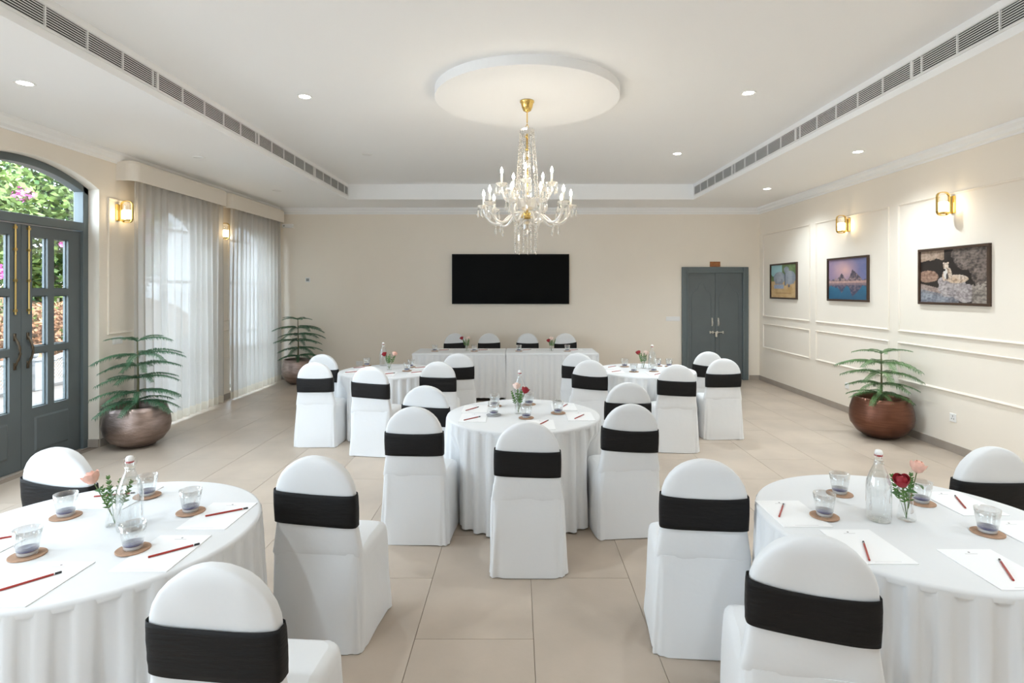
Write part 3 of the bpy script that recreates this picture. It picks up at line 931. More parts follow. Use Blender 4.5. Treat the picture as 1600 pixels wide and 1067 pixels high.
# ------------------------------------------------------------------ potted Norfolk pines
def branch_mesh(seed, L):
    rn = random.Random(seed)
    g = G()
    def axis(t): return Vector((L * t, .03 * L * math.sin(t * 3 + seed), .10 * L * math.sin(t * 2.2) - .20 * L * t * t))
    g.tube([axis(i / 8) for i in range(9)], [.006 * (1 - .8 * i / 8) for i in range(9)], 5)
    n = int(L / .0125)
    for i in range(n):
        t = .12 + .88 * i / (n - 1)
        p = axis(t); d = (axis(min(t + .02, 1)) - axis(max(t - .02, 0))).normalized()
        for s in (-1, 1):
            ln = (.135 * (1 - .62 * t) * (.55 + .9 * min(t * 2.2, 1)) * .62) * rn.uniform(.8, 1.15) * L / .45
            side = Vector((0, s, 0))
            a = rn.uniform(.35, .7)
            v1 = (d * a + side * .85 + Vector((0, 0, .12))).normalized()
            q = p + v1 * ln * .55
            e = q + (d * .5 + side * .45 + Vector((0, 0, -.75 - rn.uniform(0, .4)))).normalized() * ln * .6
            w = d * .0042
            up = Vector((0, 0, .004))
            g.add([p - w, p + w, q + w + up, q - w + up, e], [(0, 1, 2, 3), (3, 2, 4)])
    return g
BR = {}
def pine(name_loc, rad, hgt, tiers, spread, potm, seed, label, needle):
    root = empty('potted_pine', name_loc)
    s = rad / .34
    prof = [(.13, 0), (.17, .01), (.26, .07), (.325, .16), (.34, .24), (.33, .33), (.305, .42), (.29, .47), (.278, .47), (.30, .36), (.29, .3)]
    k = hgt / .47
    G().lathe([(r * s, z * k) for r, z in prof], 48, cap1=False).build('pot', potm, root, smooth=True)
    G().lathe([(.285 * s, .38 * k), (.15 * s, .40 * k), (.01, .405 * k)], 24, cap0=False).build('soil', 'soil', root, smooth=True)
    rn = random.Random(seed)
    top = tiers[-1][0]
    G().tube([(0, 0, .38 * k), (.008, .004, top * .6), (0, 0, top)], [.016, .012, .006], 8).build('trunk', 'trunk', root, smooth=True)
    for ti, (z, L) in enumerate(tiers):
        nb = 8 if ti < len(tiers) - 1 else 5
        a0 = rn.uniform(0, 6)
        for i in range(nb):
            key = (round(L * rn.uniform(.85, 1.1) / .06), rn.randint(0, 1), needle)
            if key not in BR:
                BR[key] = branch_mesh(key[1] * 31 + key[0], key[0] * .06).build('branch', needle, root)
                o = BR[key]
            else:
                o = bpy.data.objects.new('branch', BR[key].data); col.objects.link(o); o.parent = root
            o.location = (0, 0, z)
            ang = a0 + 2 * PI * i / nb + rn.uniform(-.2, .2)
            Lk = key[0] * .06
            sc_ = 1.0
            for _ in range(12):
                tx, ty = name_loc[0] + Lk * sc_ * math.cos(ang), name_loc[1] + Lk * sc_ * math.sin(ang)
                lim = XL + .24 if ty > 6.6 else XL + .03
                if (tx > XR - .05 or ty > YB - .05 or (tx < lim and not (4.8 < ty < 6.15))): sc_ -= .06
            o.scale = (sc_, sc_, sc_)
            up = -.18 if ti == len(tiers) - 1 else (.05 if ti < 2 else -.02)
            o.rotation_euler = (rn.uniform(-.15, .15), up + rn.uniform(-.08, .08), ang)
    tag(root, label, 'potted plant', 'Norfolk pines in metal pots')
pine((4.355, 6.75, 0), .34, .48, [(.52, .36), (.63, .40), (.76, .48), (.88, .50), (1.0, .30)], 1, 'copper', 4,
     'small pine in a round polished copper pot by the right wall', 'needle2')
pine((-4.31, 6.38, 0), .335, .46, [(.50, .46), (.60, .48), (.76, .42), (.90, .42), (1.02, .48), (1.18, .34)], 1, 'hammered', 9,
     'pine in a hammered copper pot beside the garden door', 'needle')
pine((-4.12, 10.55, 0), .285, .46, [(.52, .42), (.66, .42), (.80, .42), (.92, .46), (1.04, .48), (1.2, .30)], 1, 'hammered', 15,
     'pine in a copper pot in the far left corner', 'needle')

# chairs: place, heading and label (used again below)
CH = [  # x, y, yaw deg, label
    (-2.37, 2.90, -8, 'white-covered chair at the far left of the front left table, near the garden door'),
    (-.99, 2.75, -5, 'white-covered chair right of the front left table, with its seat showing'),
    (-.90, 1.67, -4, 'large white-covered chair nearest the viewer at the front left table'),
    (.893, 2.70, -8, 'white-covered chair left of the front right table'),
    (.98, 1.87, -12, 'large white-covered chair nearest the viewer at the front right table'),
    (2.45, 2.91, 6, 'white-covered chair cut by the right picture edge, beyond the front right table'),
    (.06, 3.46, 0, 'white-covered chair in front of the middle table, back squarely to the viewer'),
    (-.72, 3.90, -5, 'white-covered chair at the front left of the middle table'),
    (.80, 4.0, 6, 'white-covered chair at the front right of the middle table'),
    (-.78, 4.76, -6, 'white-covered chair left of the middle table, half hidden by another chair'),
    (.965, 4.92, 6, 'white-covered chair right of the middle table, half hidden by another chair'),
    (-2.27, 6.30, -3, 'white-covered chair at the front left of the back left table'),
    (-2.45, 7.06, -8, 'white-covered chair left of the back left table, farthest left of all'),
    (-1.56, 5.95, -7, 'white-covered chair in front of the back left table'),
    (-.90, 6.35, 3, 'white-covered chair at the front right of the back left table'),
    (-.76, 7.18, 6, 'white-covered chair right of the back left table, close to the head table'),
    (.83, 6.49, -4, 'white-covered chair at the front left of the back right table'),
    (.77, 7.22, -6, 'white-covered chair left of the back right table, close to the head table'),
    (1.72, 6.09, -4, 'white-covered chair in front of the back right table'),
    (2.42, 6.62, 0, 'white-covered chair at the front right of the back right table'),
    (2.49, 7.36, 6, 'white-covered chair right of the back right table, before the grey door'),
    (-1.16, 10.42, 180, 'white-covered chair behind the head table, first from the left'),
    (-.53, 10.42, 180, 'white-covered chair behind the head table, second from the left'),
    (.18, 10.42, 180, 'white-covered chair behind the head table, third from the left'),
    (.88, 10.42, 180, 'white-covered chair behind the head table, fourth from the left'),
]
# ------------------------------------------------------------------ tables with cloths
def skirt(path, z0, z1, amp, seed, spacing=.105):
    """pleated cloth hanging along a closed path [(x,y,nx,ny,s)]"""
    rn = random.Random(seed)
    Ltot = path[-1][4] + math.hypot(path[0][0] - path[-1][0], path[0][1] - path[-1][1])
    n = max(3, round(Ltot / spacing))
    ph = [rn.uniform(-.16, .16) for _ in range(n + 1)]; am = [rn.uniform(.6, 1.25) for _ in range(n + 1)]
    ph[n] = ph[0]; am[n] = am[0]
    rings = []
    zz = [z1, z1 - .02, z1 - .08, z1 - .2, (z0 + z1) / 2, z0 + .15, z0]
    for z in zz:
        t = (z1 - z) / (z1 - z0)
        a = amp * (.22 + .78 * t ** .7)
        ring = []
        for (x, y, nx, ny, s) in path:
            u = s / Ltot * n
            k = int(u) % n; f_ = u - int(u)
            p = ph[k] * (1 - f_) + ph[k + 1] * f_; q = am[k] * (1 - f_) + am[k + 1] * f_
            w = math.tanh(1.9 * math.sin(2 * PI * (u + p * (1 + .6 * t)))) * q
            d = a * (w + .35) + .015 * t + .006 * t * noise.noise((x * 4, y * 4, z * 3 + seed))
            ring.append((x + nx * d, y + ny * d, z))
        rings.append(ring)
    return G().loft(rings, False, False)
def circle_path(r, n):
    return [(r * math.cos(2 * PI * i / n), r * math.sin(2 * PI * i / n), math.cos(2 * PI * i / n), math.sin(2 * PI * i / n), 2 * PI * r * i / n) for i in range(n)]
TR = .618
def in_chair(x, y, m=.014):
    for (cx_, cy_, a, _) in CH:
        dx, dy = x - cx_, y - cy_
        if dx * dx + dy * dy > .6: continue
        c_, s_ = math.cos(R(a)), math.sin(R(a))
        lx, ly = dx * c_ + dy * s_, -dx * s_ + dy * c_
        if abs(lx) < .245 + m and -.03 - m < ly < .462 + m: return True
    return False
def pushed(p, tx, ty):
    # a chair seat slid under the table pushes the hanging cloth inwards
    x, y, z = p
    f = 1 if z < .5 else max(0, (.66 - z) / .16)
    if f <= 0: return p
    k = 1.0
    while k > .5 and in_chair(tx + x * k, ty + y * k): k -= .015
    k = 1 - (1 - k) * f
    return (x * k, y * k, z)
T = dict(front_left=(-1.76, 2.37), front_right=(1.72, 2.48), centre=(.045, 4.6), back_left=(-1.6, 7.05), back_right=(1.6, 7.1))
TN = dict(front_left='front left', front_right='front right', centre='middle', back_left='back left', back_right='back right')
tproto = None
for i, (k, (x, y)) in enumerate(T.items()):
    if tproto is None:
        t = empty('round_table')
        G().lathe([(.585, .715), (.595, .72), (.595, .738), (.585, .742)], 64).build('tabletop', 'woodframe', t)
        for a in range(4):
            b = PI / 4 + a * PI / 2
            G().tube([(.36 * math.cos(b), .36 * math.sin(b), .715), (.42 * math.cos(b), .42 * math.sin(b), 0)], .016, 8).build('leg', 'steel', t)
        pass
    if tproto is None:
        c = G().lathe([(TR + .003, .722), (TR + .004, .738), (TR, .7465), (TR - .012, .75), (TR * .5, .75), (.01, .75)], 96, cap0=False).build('tablecloth', 'cloth', smooth=True)
        tproto, cproto = t, c
    else:
        t = copy_tree(tproto)
        c = cproto.copy(); col.objects.link(c)
    gs = skirt(circle_path(TR, 620), .012, .738, .021, 5 + i)
    gs.v = [pushed(p, x, y) for p in gs.v]
    gs.build('pleated_skirt', 'skirtcloth', c, smooth=True)
    t.location = (x, y, 0); c.location = (x, y, 0)
    tag(t, 'round banquet table under the %s cloth' % TN[k], 'table', 'round banquet tables')
    tag(c, 'white pleated cloth draped over the %s round table' % TN[k], 'tablecloth', 'white round tablecloths')
# two rectangular head tables end to end
def rect_path(w, d, r, step=.0125):
    pts = []
    segs = [((-w / 2 + r, -d / 2), (w / 2 - r, -d / 2), (0, -1)), ((w / 2, -d / 2 + r), (w / 2, d / 2 - r), (1, 0)),
            ((w / 2 - r, d / 2), (-w / 2 + r, d / 2), (0, 1)), ((-w / 2, d / 2 - r), (-w / 2, -d / 2 + r), (-1, 0))]
    s = 0; out = []
    for (a, b, nn) in segs:
        L = math.hypot(b[0] - a[0], b[1] - a[1]); n = int(L / step)
        for i in range(n + 1):
            out.append((a[0] + (b[0] - a[0]) * i / n, a[1] + (b[1] - a[1]) * i / n, nn[0], nn[1]))
        # corner arc
        c0 = math.atan2(nn[1], nn[0])
        cx_, cy_ = b[0] - nn[0] * r, b[1] - nn[1] * r
        for k in range(1, 5):
            a_ = c0 + PI / 2 * k / 5
            out.append((cx_ + r * math.cos(a_), cy_ + r * math.sin(a_), math.cos(a_), math.sin(a_)))
    res = []; s = 0
    for i, p in enumerate(out):
        if i: s += math.hypot(p[0] - out[i - 1][0], p[1] - out[i - 1][1])
        res.append((*p, s))
    return res
for i, (xc, zb, lab) in enumerate(((-.935, .055, 'left'), (.547, .012, 'right'))):
    t = empty('head_table', (xc, 9.28, 0))
    G().box(-.735, .735, -.365, .365, .71, .735).build('tabletop', 'woodframe', t)
    for sx in (-1, 1):
        for sy in (-1, 1):
            G().tube([(sx * .64, sy * .3, .71), (sx * .64, sy * .3, 0)], .015, 8).build('leg', 'tvframe', t)
    tag(t, 'rectangular head table under white cloth, %s of the pair by the back wall' % lab, 'table', 'head tables')
    pth = rect_path(1.47, .78, .02)
    rings = []
    for (dz, ins) in ((.715, -.004), (.738, -.004), (.748, .002), (.752, .012)):
        rings.append([(p[0] - p[2] * ins, p[1] - p[3] * ins, dz) for p in pth])
    c = G().loft(rings, False, True).build('tablecloth', 'cloth', smooth=False)
    c.location = (xc, 9.28, 0.002 * i)
    skirt(pth, zb, .735, .012, 21 + i, .095).build('pleated_skirt', 'skirtcloth', c, smooth=True)
    tag(c, 'white pleated cloth over the %s head table' % lab, 'tablecloth', 'white head table cloths')

# ------------------------------------------------------------------ chairs in white covers with black sashes
def sup(w, d, yc, z, n=40, e=.32):
    ring = []
    for i in range(n):
        a = 2 * PI * i / n
        c, s = math.cos(a), math.sin(a)
        ring.append((w * math.copysign(abs(c) ** e, c), yc + d * math.copysign(abs(s) ** e, s), z))
    return ring
def lean(z): return -.085 * max(z - .45, 0)
def back_dims(z):
    """half width and half depth of the chair back at height z"""
    if z <= .757:
        w = .2 if z > .62 else .2 + .026 * (.62 - z) / .16
        return w, .035
    q = min((z - .757) / .195, 1)
    c = math.sqrt(max(1 - q * q, 0))
    return .2 * c, .035 * min(1, .35 + c * 1.1)
def chair_meshes(seed):
    g = G()
    rings = []
    N = 72
    for z in (0, .012, .06, .14, .22, .30, .37, .42, .448, .466, .476):
        t = min(z / .45, 1)
        w = .243 - .014 * t; yr = -.022 + .022 * t; yf = .462 - .022 * t
        ring = []
        base = sup(w, (yf - yr) / 2, (yf + yr) / 2, z, N, .2)
        if z > .43:
            q = min((z - .43) / .046, 1); ins = .035 * (1 - math.sqrt(max(1 - q * q, 0)))
            b2 = sup(w - ins, (yf - yr) / 2 - ins, (yf + yr) / 2, z, N, .2)
            nb_ = []
            for p, p2 in zip(base, b2):
                k = max(0, min(1, (p[1] - .01) / .13)); k = k * k * (3 - 2 * k)
                nb_.append((p[0] + (p2[0] - p[0]) * k, p[1] + (p2[1] - p[1]) * k, z))
            base = nb_
        for i, (x, y, zz) in enumerate(base):
            a = 2 * PI * i / N
            nx, ny = math.cos(a), math.sin(a)
            amp = .024 * (1 - t) ** .8
            d = amp * noise.noise((nx * 2.6 + seed, ny * 2.6, z * 1.2)) + .011 * noise.noise((nx * 5 + seed, ny * 5, z * 4)) * (1 - .5 * t)
            crease = -.004 * math.exp(-((z - .40) / .02) ** 2) if ny < -.2 else 0
            ring.append((x + nx * (d + crease), y + ny * (d + crease), zz + (.004 * noise.noise((nx * 3, ny * 3, seed)) if z == 0 else 0) + (.004 if z == 0 else 0)))
        rings.append(ring)
    g.loft(rings, False, False)
    o = len(g.v); top = rings[-1]
    cx_, cy_ = 0, .21
    inner = [(x * .55, cy_ + (y - cy_) * .55, .484) for x, y, z in top]
    g.loft([top, inner], False, True)
    # back
    rings = []
    zs = [.38, .44, .47, .50, .56, .62, .69, .757] + [.757 + .195 * math.sin(R(a)) for a in (12, 24, 36, 48, 58, 67, 75, 82, 87)] + [.9518]
    for z in zs:
        w, d = back_dims(z)
        w = max(w, .004) - max(0, .47 - z) * .5
        ring = sup(w, d, .037 + lean(z) + max(0, .47 - z) * .35, z, 48, .42)
        out = []
        for (x, y, zz) in ring:
            k = .0035 * noise.noise((x * 9 + seed * 3, zz * 9, y * 20)) + .003 * noise.noise((x * 22 + seed, zz * 5, 2))
            if z < .62: k += .006 * noise.noise((x * 7, seed * 5, zz * 8))
            out.append((x, y + (k if y < .03 + lean(z) else -k), zz))
        rings.append(out)
    g.loft(rings, False, True)
    # sash
    s = G(); rings = []
    rn = random.Random(seed)
    tilt = rn.uniform(-.02, .02); sag0 = rn.uniform(.004, .018); sag1 = rn.uniform(-.006, .008)
    for k in range(9):
        f = k / 8
        ring = []
        for i in range(56):
            z = .617 + .162 * f
            w, d = back_dims(min(z, .80))
            w += .005 + .002 * math.sin(f * PI); d += .006 + .002 * math.sin(f * PI)
            x, y, _ = sup(w, d, 0, 0, 56, .42)[i]
            u = x / .2
            zz = z + tilt * u - (sag0 * f + sag1 * (1 - f)) * (1 - u * u)
            w2, d2 = back_dims(min(zz, .83))
            wr_ = .0025 * noise.noise((x * 4, zz * 45, seed)) + .002 * noise.noise((x * 12, zz * 60, seed + 4))
            ring.append((x, y * (1 + wr_ / .03) + .037 + lean(zz), zz))
        rings.append(ring)
    s.loft(rings, False, False)
    return g, s
protos = []
for sd in range(4):
    g, s = chair_meshes(sd * 3 + 1)
    protos.append((g, s))
cmesh = {}
for i, (x, y, a, lab) in enumerate(CH):
    k = i % 4
    root = empty('banquet_chair', (x, y, 0), R(a))
    if k not in cmesh:
        g, s = protos[k]
        oc = g.build('chair_cover', 'cloth', root, smooth=True)
        os_ = s.build('sash', 'sash', root, smooth=True)
        so = os_.modifiers.new('thickness', 'SOLIDIFY'); so.thickness = .002; so.offset = 1
        cmesh[k] = (oc.data, os_.data)
    else:
        oc = bpy.data.objects.new('chair_cover', cmesh[k][0]); col.objects.link(oc); oc.parent = root
        os_ = bpy.data.objects.new('sash', cmesh[k][1]); col.objects.link(os_); os_.parent = root
        so = os_.modifiers.new('thickness', 'SOLIDIFY'); so.thickness = .002; so.offset = 1
    os_['label'] = 'wide black stretch sash'
    tag(root, lab, 'chair', 'white-covered banquet chairs')

# ------------------------------------------------------------------ tableware
ZC = .7505
def make_glass():
    o = G().lathe([(.031, 0), (.034, .004), (.036, .02), (.0425, .06), (.0465, .098), (.045, .098), (.041, .06), (.0345, .024)], 28, cap1=False).build('tumbler', 'glass', smooth=True)
    G().lathe([(.030, .002), (.033, .005), (.0335, .014), (.02, .015)], 20).build('thick_base', 'thickglass', o, smooth=True)
    G().lathe([(.033, .0155), (.0345, .02), (.035, .025), (.01, .026)], 20).build('purple_disc', 'purple', o, smooth=True)
    return o
gp = make_glass()
def make_bottle():
    o = G().lathe([(.044, 0), (.049, .004), (.050, .02), (.050, .145), (.047, .175), (.034, .212), (.021, .24), (.0165, .255), (.0155, .275), (.019, .279), (.019, .286), (.015, .288)], 28, cap1=False).build('swing_top_bottle', 'bottleglass', smooth=True)
    G().lathe([(.043, .008), (.0475, .012), (.0475, .15), (.044, .178), (.034, .205), (.03, .213)], 24).build('water', 'water', o, smooth=True)
    G().lathe([(.013, .284), (.016, .288), (.0165, .296), (.013, .306), (.006, .309)], 14).build('ceramic_stopper', 'ceramic', o, smooth=True)
    G().lathe([(.012, .279), (.0165, .281), (.0165, .288), (.012, .29)], 14).build('rubber_seal', 'rubber', o)
    g = G()
    for s in (-1, 1):
        g.tube([(s * .019, 0, .262), (s * .024, .004, .275), (s * .021, 0, .298), (0, 0, .303)], .0013, 5)
        g.tube([(s * .0175, 0, .262), (s * .016, -.012, .255), (0, -.021, .25)], .0013, 5)
    g.lathe([(.0175, .258), (.0185, .261), (.0175, .264)], 14)
    g.build('wire_bail', 'steel', o)
    return o
bp = make_bottle()
def make_vase():
    n = 32; rings = []
    for z, r, sq in ((0, .028, .5), (.006, .031, .45), (.03, .029, .5), (.07, .024, .7), (.10, .023, .8), (.125, .027, .7), (.138, .031, .55)):
        ring = []
        for i in range(n):
            a = 2 * PI * i / n
            c, s = math.cos(a), math.sin(a)
            ring.append((r * math.copysign(abs(c) ** sq, c), r * math.copysign(abs(s) ** sq, s), z + (.010 * abs(math.cos(2 * a)) if z > .13 else 0)))
        rings.append(ring)
    return G().loft(rings, True, False).build('bud_vase', 'bottleglass', smooth=True)
vp = make_vase()
def make_rose(mname):
    root = empty('rose')
    g = G()
    g.lathe([(.004, -.004), (.015, .003), (.0195, .016), (.0165, .030), (.006, .037)], 12)
    for layer, (n, r, h, op) in enumerate(((3, .0185, .041, -.3), (4, .0205, .039, 0), (5, .0225, .034, .35))):
        for k in range(n):
            a0 = 2 * PI * k / n + layer * .6
            rows = []
            for i in range(5):
                t = i / 4
                row = []
                for j in range(5):
                    u = (j / 4 - .5) * 2
                    ang = a0 + u * (PI / n) * 1.25 * (1 - .25 * t)
                    rr = r * (.35 + .65 * math.sin(min(t * 1.5, 1) * PI / 2)) + op * .010 * t * t
                    if op < .2: rr *= 1 - .45 * t ** 3
                    row.append((rr * math.cos(ang), rr * math.sin(ang), h * t - .006 * u * u * t))
                rows.append(row)
            g.grid(rows)
    g.v = [(a * 1.3, b * 1.3, c * 1.25) for a, b, c in g.v]
    g.build('bloom', mname, root, smooth=True)
    g = G()
    for k in range(5):
        a = 2 * PI * k / 5
        g.add([(.003 * math.cos(a - .8), .003 * math.sin(a - .8), -.003), (.003 * math.cos(a + .8), .003 * math.sin(a + .8), -.003), (.019 * math.cos(a), .019 * math.sin(a), .004)], [(0, 1, 2)])
    g.tube([(0, 0, -.002), (0, 0, -.08), (.0, 0, -.165)], .0022, 6)
    g.build('stem', 'stem', root)
    for k, (z, a) in enumerate(((-.035, .5), (-.055, 2.9))):
        ca, sa = math.cos(a), math.sin(a)
        rows = []
        for i in range(6):
            t = i / 5; w = .013 * math.sin(PI * (t * .9 + .05)); x = .008 + .045 * t; zz = z + .02 * t - .03 * t * t
            rows.append([(x * ca - q * w * sa, x * sa + q * w * ca, zz + abs(q) * .003) for q in (-1, 0, 1)])
        G().grid(rows).build('leaf', 'leaf', root, smooth=True)
    return root
roses = {m: make_rose(m) for m in ('rose_red', 'rose_peach', 'rose_pale')}
def make_sprig():
    root = empty('fern_sprig')
    g = G()
    rn = random.Random(3)
    for st in range(4):
        a = st * 1.7; tilt = .12 + .1 * st
        base = Vector((0, 0, 0)); d = Vector((math.cos(a) * tilt, math.sin(a) * tilt, 1)).normalized()
        L = .185 + .015 * (st % 2)
        g.tube([base, base + d * L], .001, 4)
        for i in range(16):
            t = .45 + .55 * i / 15
            p = base + d * L * t
            for s in (-1, 1):
                sd = d.cross(Vector((math.sin(a + i), math.cos(a + i), .2))).normalized() * s
                e = p + (sd * .9 + d * .6).normalized() * .024 * (1.15 - .7 * (t - .45) / .55)
                w = d * .003
                g.add([p - w, p + w, (p + e) / 2 + w * 1.6, e, (p + e) / 2 - w * 1.6], [(0, 1, 2, 3, 4)])
    g.build('fronds', 'fern', root)
    return root
sp = make_sprig()
def pencil_proto():
    o = G().lathe([(.0036, -.085), (.0038, -.08), (.0038, .065)], 6).build('pencil', 'pencil')
    G().lathe([(.0039, .065), (.0039, .068)], 6).build('ferrule', 'ferrule', o)
    G().lathe([(.0038, .068), (.0038, .086), (.002, .088)], 6).build('dark_end', 'penciltip', o)
    return o
pp = pencil_proto()
def pad_proto():
    o = G().box(-.105, .105, -.1485, .1485, 0, .003).build('notepad', 'paper')
    G().lathe([(.004, .0031), (.004, .0033)], 10, 0, .122).build('printed_mark', 'ink', o)
    G().box(-.024, .024, .108, .111, .0030, .0033).build('printed_line', 'inklight', o)
    G().box(-.05, .05, -.136, -.1345, .0030, .0033).build('printed_line', 'inklight', o)
    return o
pdp = pad_proto()
cop = G().lathe([(.058, 0), (.06, .001), (.06, .004), (.058, .005)], 32).build('coaster', 'cork')
used = set()
def inst(proto, loc, rot=(0, 0, 0)):
    if proto.name in used: o = copy_tree(proto)
    else: used.add(proto.name); o = proto
    o.location = loc; o.rotation_euler = rot
    return o
# per table: glasses, bottle, vase + flowers, pads (centre), pencils (end a, end b)
SET = {
    'front_left': dict(gl=[(-1.869, 2.147), (-2.019, 2.516), (-1.814, 2.757), (-1.486, 2.559), (-1.495, 2.189)], bo=(-1.645, 2.388), va=(-1.735, 2.425),
        fl=[('rose_peach', -.075, -.02, .19)],
        pad=[(-1.365, 2.17), (-1.34, 2.525), (-1.675, 1.945), (-1.925, 2.745), (-2.10, 2.135)],
        pen=[(-1.327, 2.175, 41), (-1.318, 2.55, 33), (-1.685, 1.944, 49), (-1.98, 2.765, 18), (-2.12, 2.265, 29)]),
    'front_right': dict(gl=[(1.366, 2.509), (1.595, 2.791), (1.915, 2.674), (1.955, 2.344)], bo=(1.59, 2.481), va=(1.71, 2.478),
        fl=[('rose_red', -.046, -.04, .165), ('rose_peach', .06, .02, .205)],
        pad=[(1.24, 2.55), (1.375, 2.225), (1.735, 2.045), (2.10, 2.67), (2.125, 2.315)],
        pen=[(1.203, 2.57, 59), (1.344, 2.172, 65), (1.757, 2.026, 62), (2.10, 2.673, 65)]),
    'centre': dict(gl=[(-.193, 4.534), (-.20, 4.881), (.067, 4.428), (.099, 4.962), (.33, 4.604)], bo=(.017, 4.908), va=(.005, 4.604),
        fl=[('rose_red', .05, -.01, .17), ('rose_pale', -.012, .01, .20)],
        pad=[(-.36, 4.77), (-.35, 4.445), (.395, 4.86), (.495, 4.49), (.17, 4.22)],
        pen=[(-.385, 4.757, 56), (-.357, 4.404, 47), (.40, 4.87, 66), (.488, 4.463, 59), (.194, 4.263, 62)]),
    'back_left': dict(gl=[(-2.0, 7.46), (-1.372, 6.978), (-1.389, 7.321)], bo=(-1.79, 7.5), va=(-1.623, 7.106),
        fl=[('rose_red', -.055, .0, .175), ('rose_peach', .06, .01, .18)],
        pad=[(-1.97, 7.25), (-2.0, 6.90), (-1.57, 6.73), (-1.22, 6.89), (-1.24, 7.27)],
        pen=[(-2.04, 7.285, 30), (-2.02, 6.876, 30), (-1.549, 6.741, 40), (-1.221, 6.871, 35), (-1.253, 7.285, 35)]),
    'back_right': dict(gl=[(1.401, 7.382), (1.428, 6.924), (1.68, 6.951), (1.852, 7.443), (1.99, 7.40)], bo=(1.712, 7.174), va=(1.617, 7.238),
        fl=[('rose_red', -.06, .0, .18), ('rose_pale', .03, .01, .175)],
        pad=[(1.22, 7.31), (1.2, 6.95), (1.66, 6.74), (2.07, 7.08)],
        pen=[(1.23, 7.345, 45), (1.215, 6.94, 40), (1.671, 6.716, 50)]),
    'head': dict(gl=[(-1.355, 9.2), (-.71, 9.2), (.017, 9.2), (.81, 9.2)], bo=None, va=(-.835, 9.23), va2=(.55, 9.23),
        fl=[('rose_red', -.075, .0, .19), ('rose_pale', .02, .01, .19)], fl2=[('rose_red', -.04, .0, .15), ('rose_pale', .0, .01, .185)],
        pad=[(-1.18, 9.38), (-.53, 9.38), (.2, 9.38), (.98, 9.38)],
        pen=[(-1.225, 9.343, 30), (-.575, 9.363, 35), (.156, 9.38, 35), (.932, 9.363, 35)]),
}
TN['head'] = 'head'
CN = {'rose_red': 'dark red', 'rose_peach': 'peach', 'rose_pale': 'pale pink'}
def screen_order(pts): return sorted(range(len(pts)), key=lambda i: pts[i][0] / pts[i][1])
def pos_words(i, pts):
    r = screen_order(pts).index(i); n = len(pts)
    return 'leftmost' if r == 0 else 'rightmost' if r == n - 1 else ORD[r] + ' from the left'
for key, S in SET.items():
    tn = TN[key] + ' table'
    z = ZC + (.0035 if key == 'head' else 0)
    onpad = lambda x, y: any(abs(x - a) < .165 and abs(y - b) < .21 for a, b in S['pad'])
    for i, (x, y) in enumerate(S['gl']):
        w = pos_words(i, S['gl'])
        c = inst(cop, (x, y, z + (.0032 if onpad(x, y) else 0)))
        if key == 'centre' and i == 0: c.data = c.data.copy(); c.data.materials[0] = M['greycoaster']
        tag(c, '%s round coaster under a tumbler on the %s, %s' % ('grey' if key == 'centre' and i == 0 else 'brown cork', tn, w), 'coaster', 'round coasters')
        o = inst(gp, (x, y, c.location.z + .0052), (0, 0, i * 1.3))
        tag(o, 'clear tumbler with purple base on the %s, %s' % (tn, w), 'glass', 'purple-based tumblers')
    if S['bo']:
        o = inst(bp, (*S['bo'], z), (0, 0, .6))
        tag(o, 'clear swing-top water bottle on the %s' % tn, 'bottle', 'swing-top water bottles')
    for vk, fk, extra in (('va', 'fl', ''), ('va2', 'fl2', '')):
        if vk not in S: continue
        x, y = S[vk]
        side = '' if key != 'head' else (' to the left' if vk == 'va' else ' to the right')
        o = inst(vp, (x, y, z), (0, 0, .3))
        tag(o, 'small flared glass bud vase on the %s%s' % (tn, side), 'vase', 'glass bud vases')
        for (m, dx, dy, h) in S[fk]:
            d = Vector((dx, dy, h)) - Vector((0, 0, .02))
            o = inst(roses[m], (x + dx, y + dy, z + h), d.to_track_quat('Z', 'Y').to_euler())
            tag(o, '%s rose in the bud vase on the %s%s' % (CN[m], tn, side), 'flower', 'roses in bud vases')
        o = inst(sp, (x, y, z + .006), (0, 0, x * 3))
        tag(o, 'green fern sprig in the bud vase on the %s%s' % (tn, side), 'foliage', 'fern sprigs in bud vases')
    for i, (x, y) in enumerate(S['pad']):
        o = inst(pdp, (x, y, z))
        tag(o, 'white A4 notepad on the %s, %s' % (tn, pos_words(i, S['pad'])), 'notepad', 'white notepads')
    for i, (x, y, a) in enumerate(S['pen']):
        o = inst(pp, (x, y, z + .0072), (R(90), 0, R(a + 90)))
        tag(o, 'red pencil with black end on a notepad, %s, %s' % (tn, pos_words(i, S['pen'])), 'pencil', 'red pencils')

# ------------------------------------------------------------------ garden beyond the door
struct(G().box(-9.2, XL - .25, -4, 18, -.12, -.01).build('ground', 'concrete'), 'grey paved terrace outside the garden door')
g = G()
g.grid([[(-9.2 - .0 * i - t, y, h + .12 * noise.noise((y * .8, t, 1))) for y in [2 + .5 * j for j in range(32)]] for i, (t, h) in enumerate(((0, -.02), (.3, .25), (.8, .8), (1.4, 1.25), (2.6, 1.6), (5, 1.9)))])
struct(g.build('garden_bank', 'bankearth', smooth=True), 'brown earth bank beyond the white garden fence')
fence = empty('garden_fence', (-8.45, 10, 0))
def fgg(g, name, smooth=False):
    g.v = [(a + 8.45, b - 10, c) for a, b, c in g.v]
    return g.build(name, 'fence', fence, smooth=smooth)
py = [5.2 + 1.55 * i for i in range(8)]
for y in py:
    g = G().box(-8.52, -8.38, y - .07, y + .07, 0, .52).box(-8.54, -8.36, y - .09, y + .09, .52, .56)
    g.ball((-8.45, y, .62), .06, 12, 8)
    fgg(g, 'fence_post')
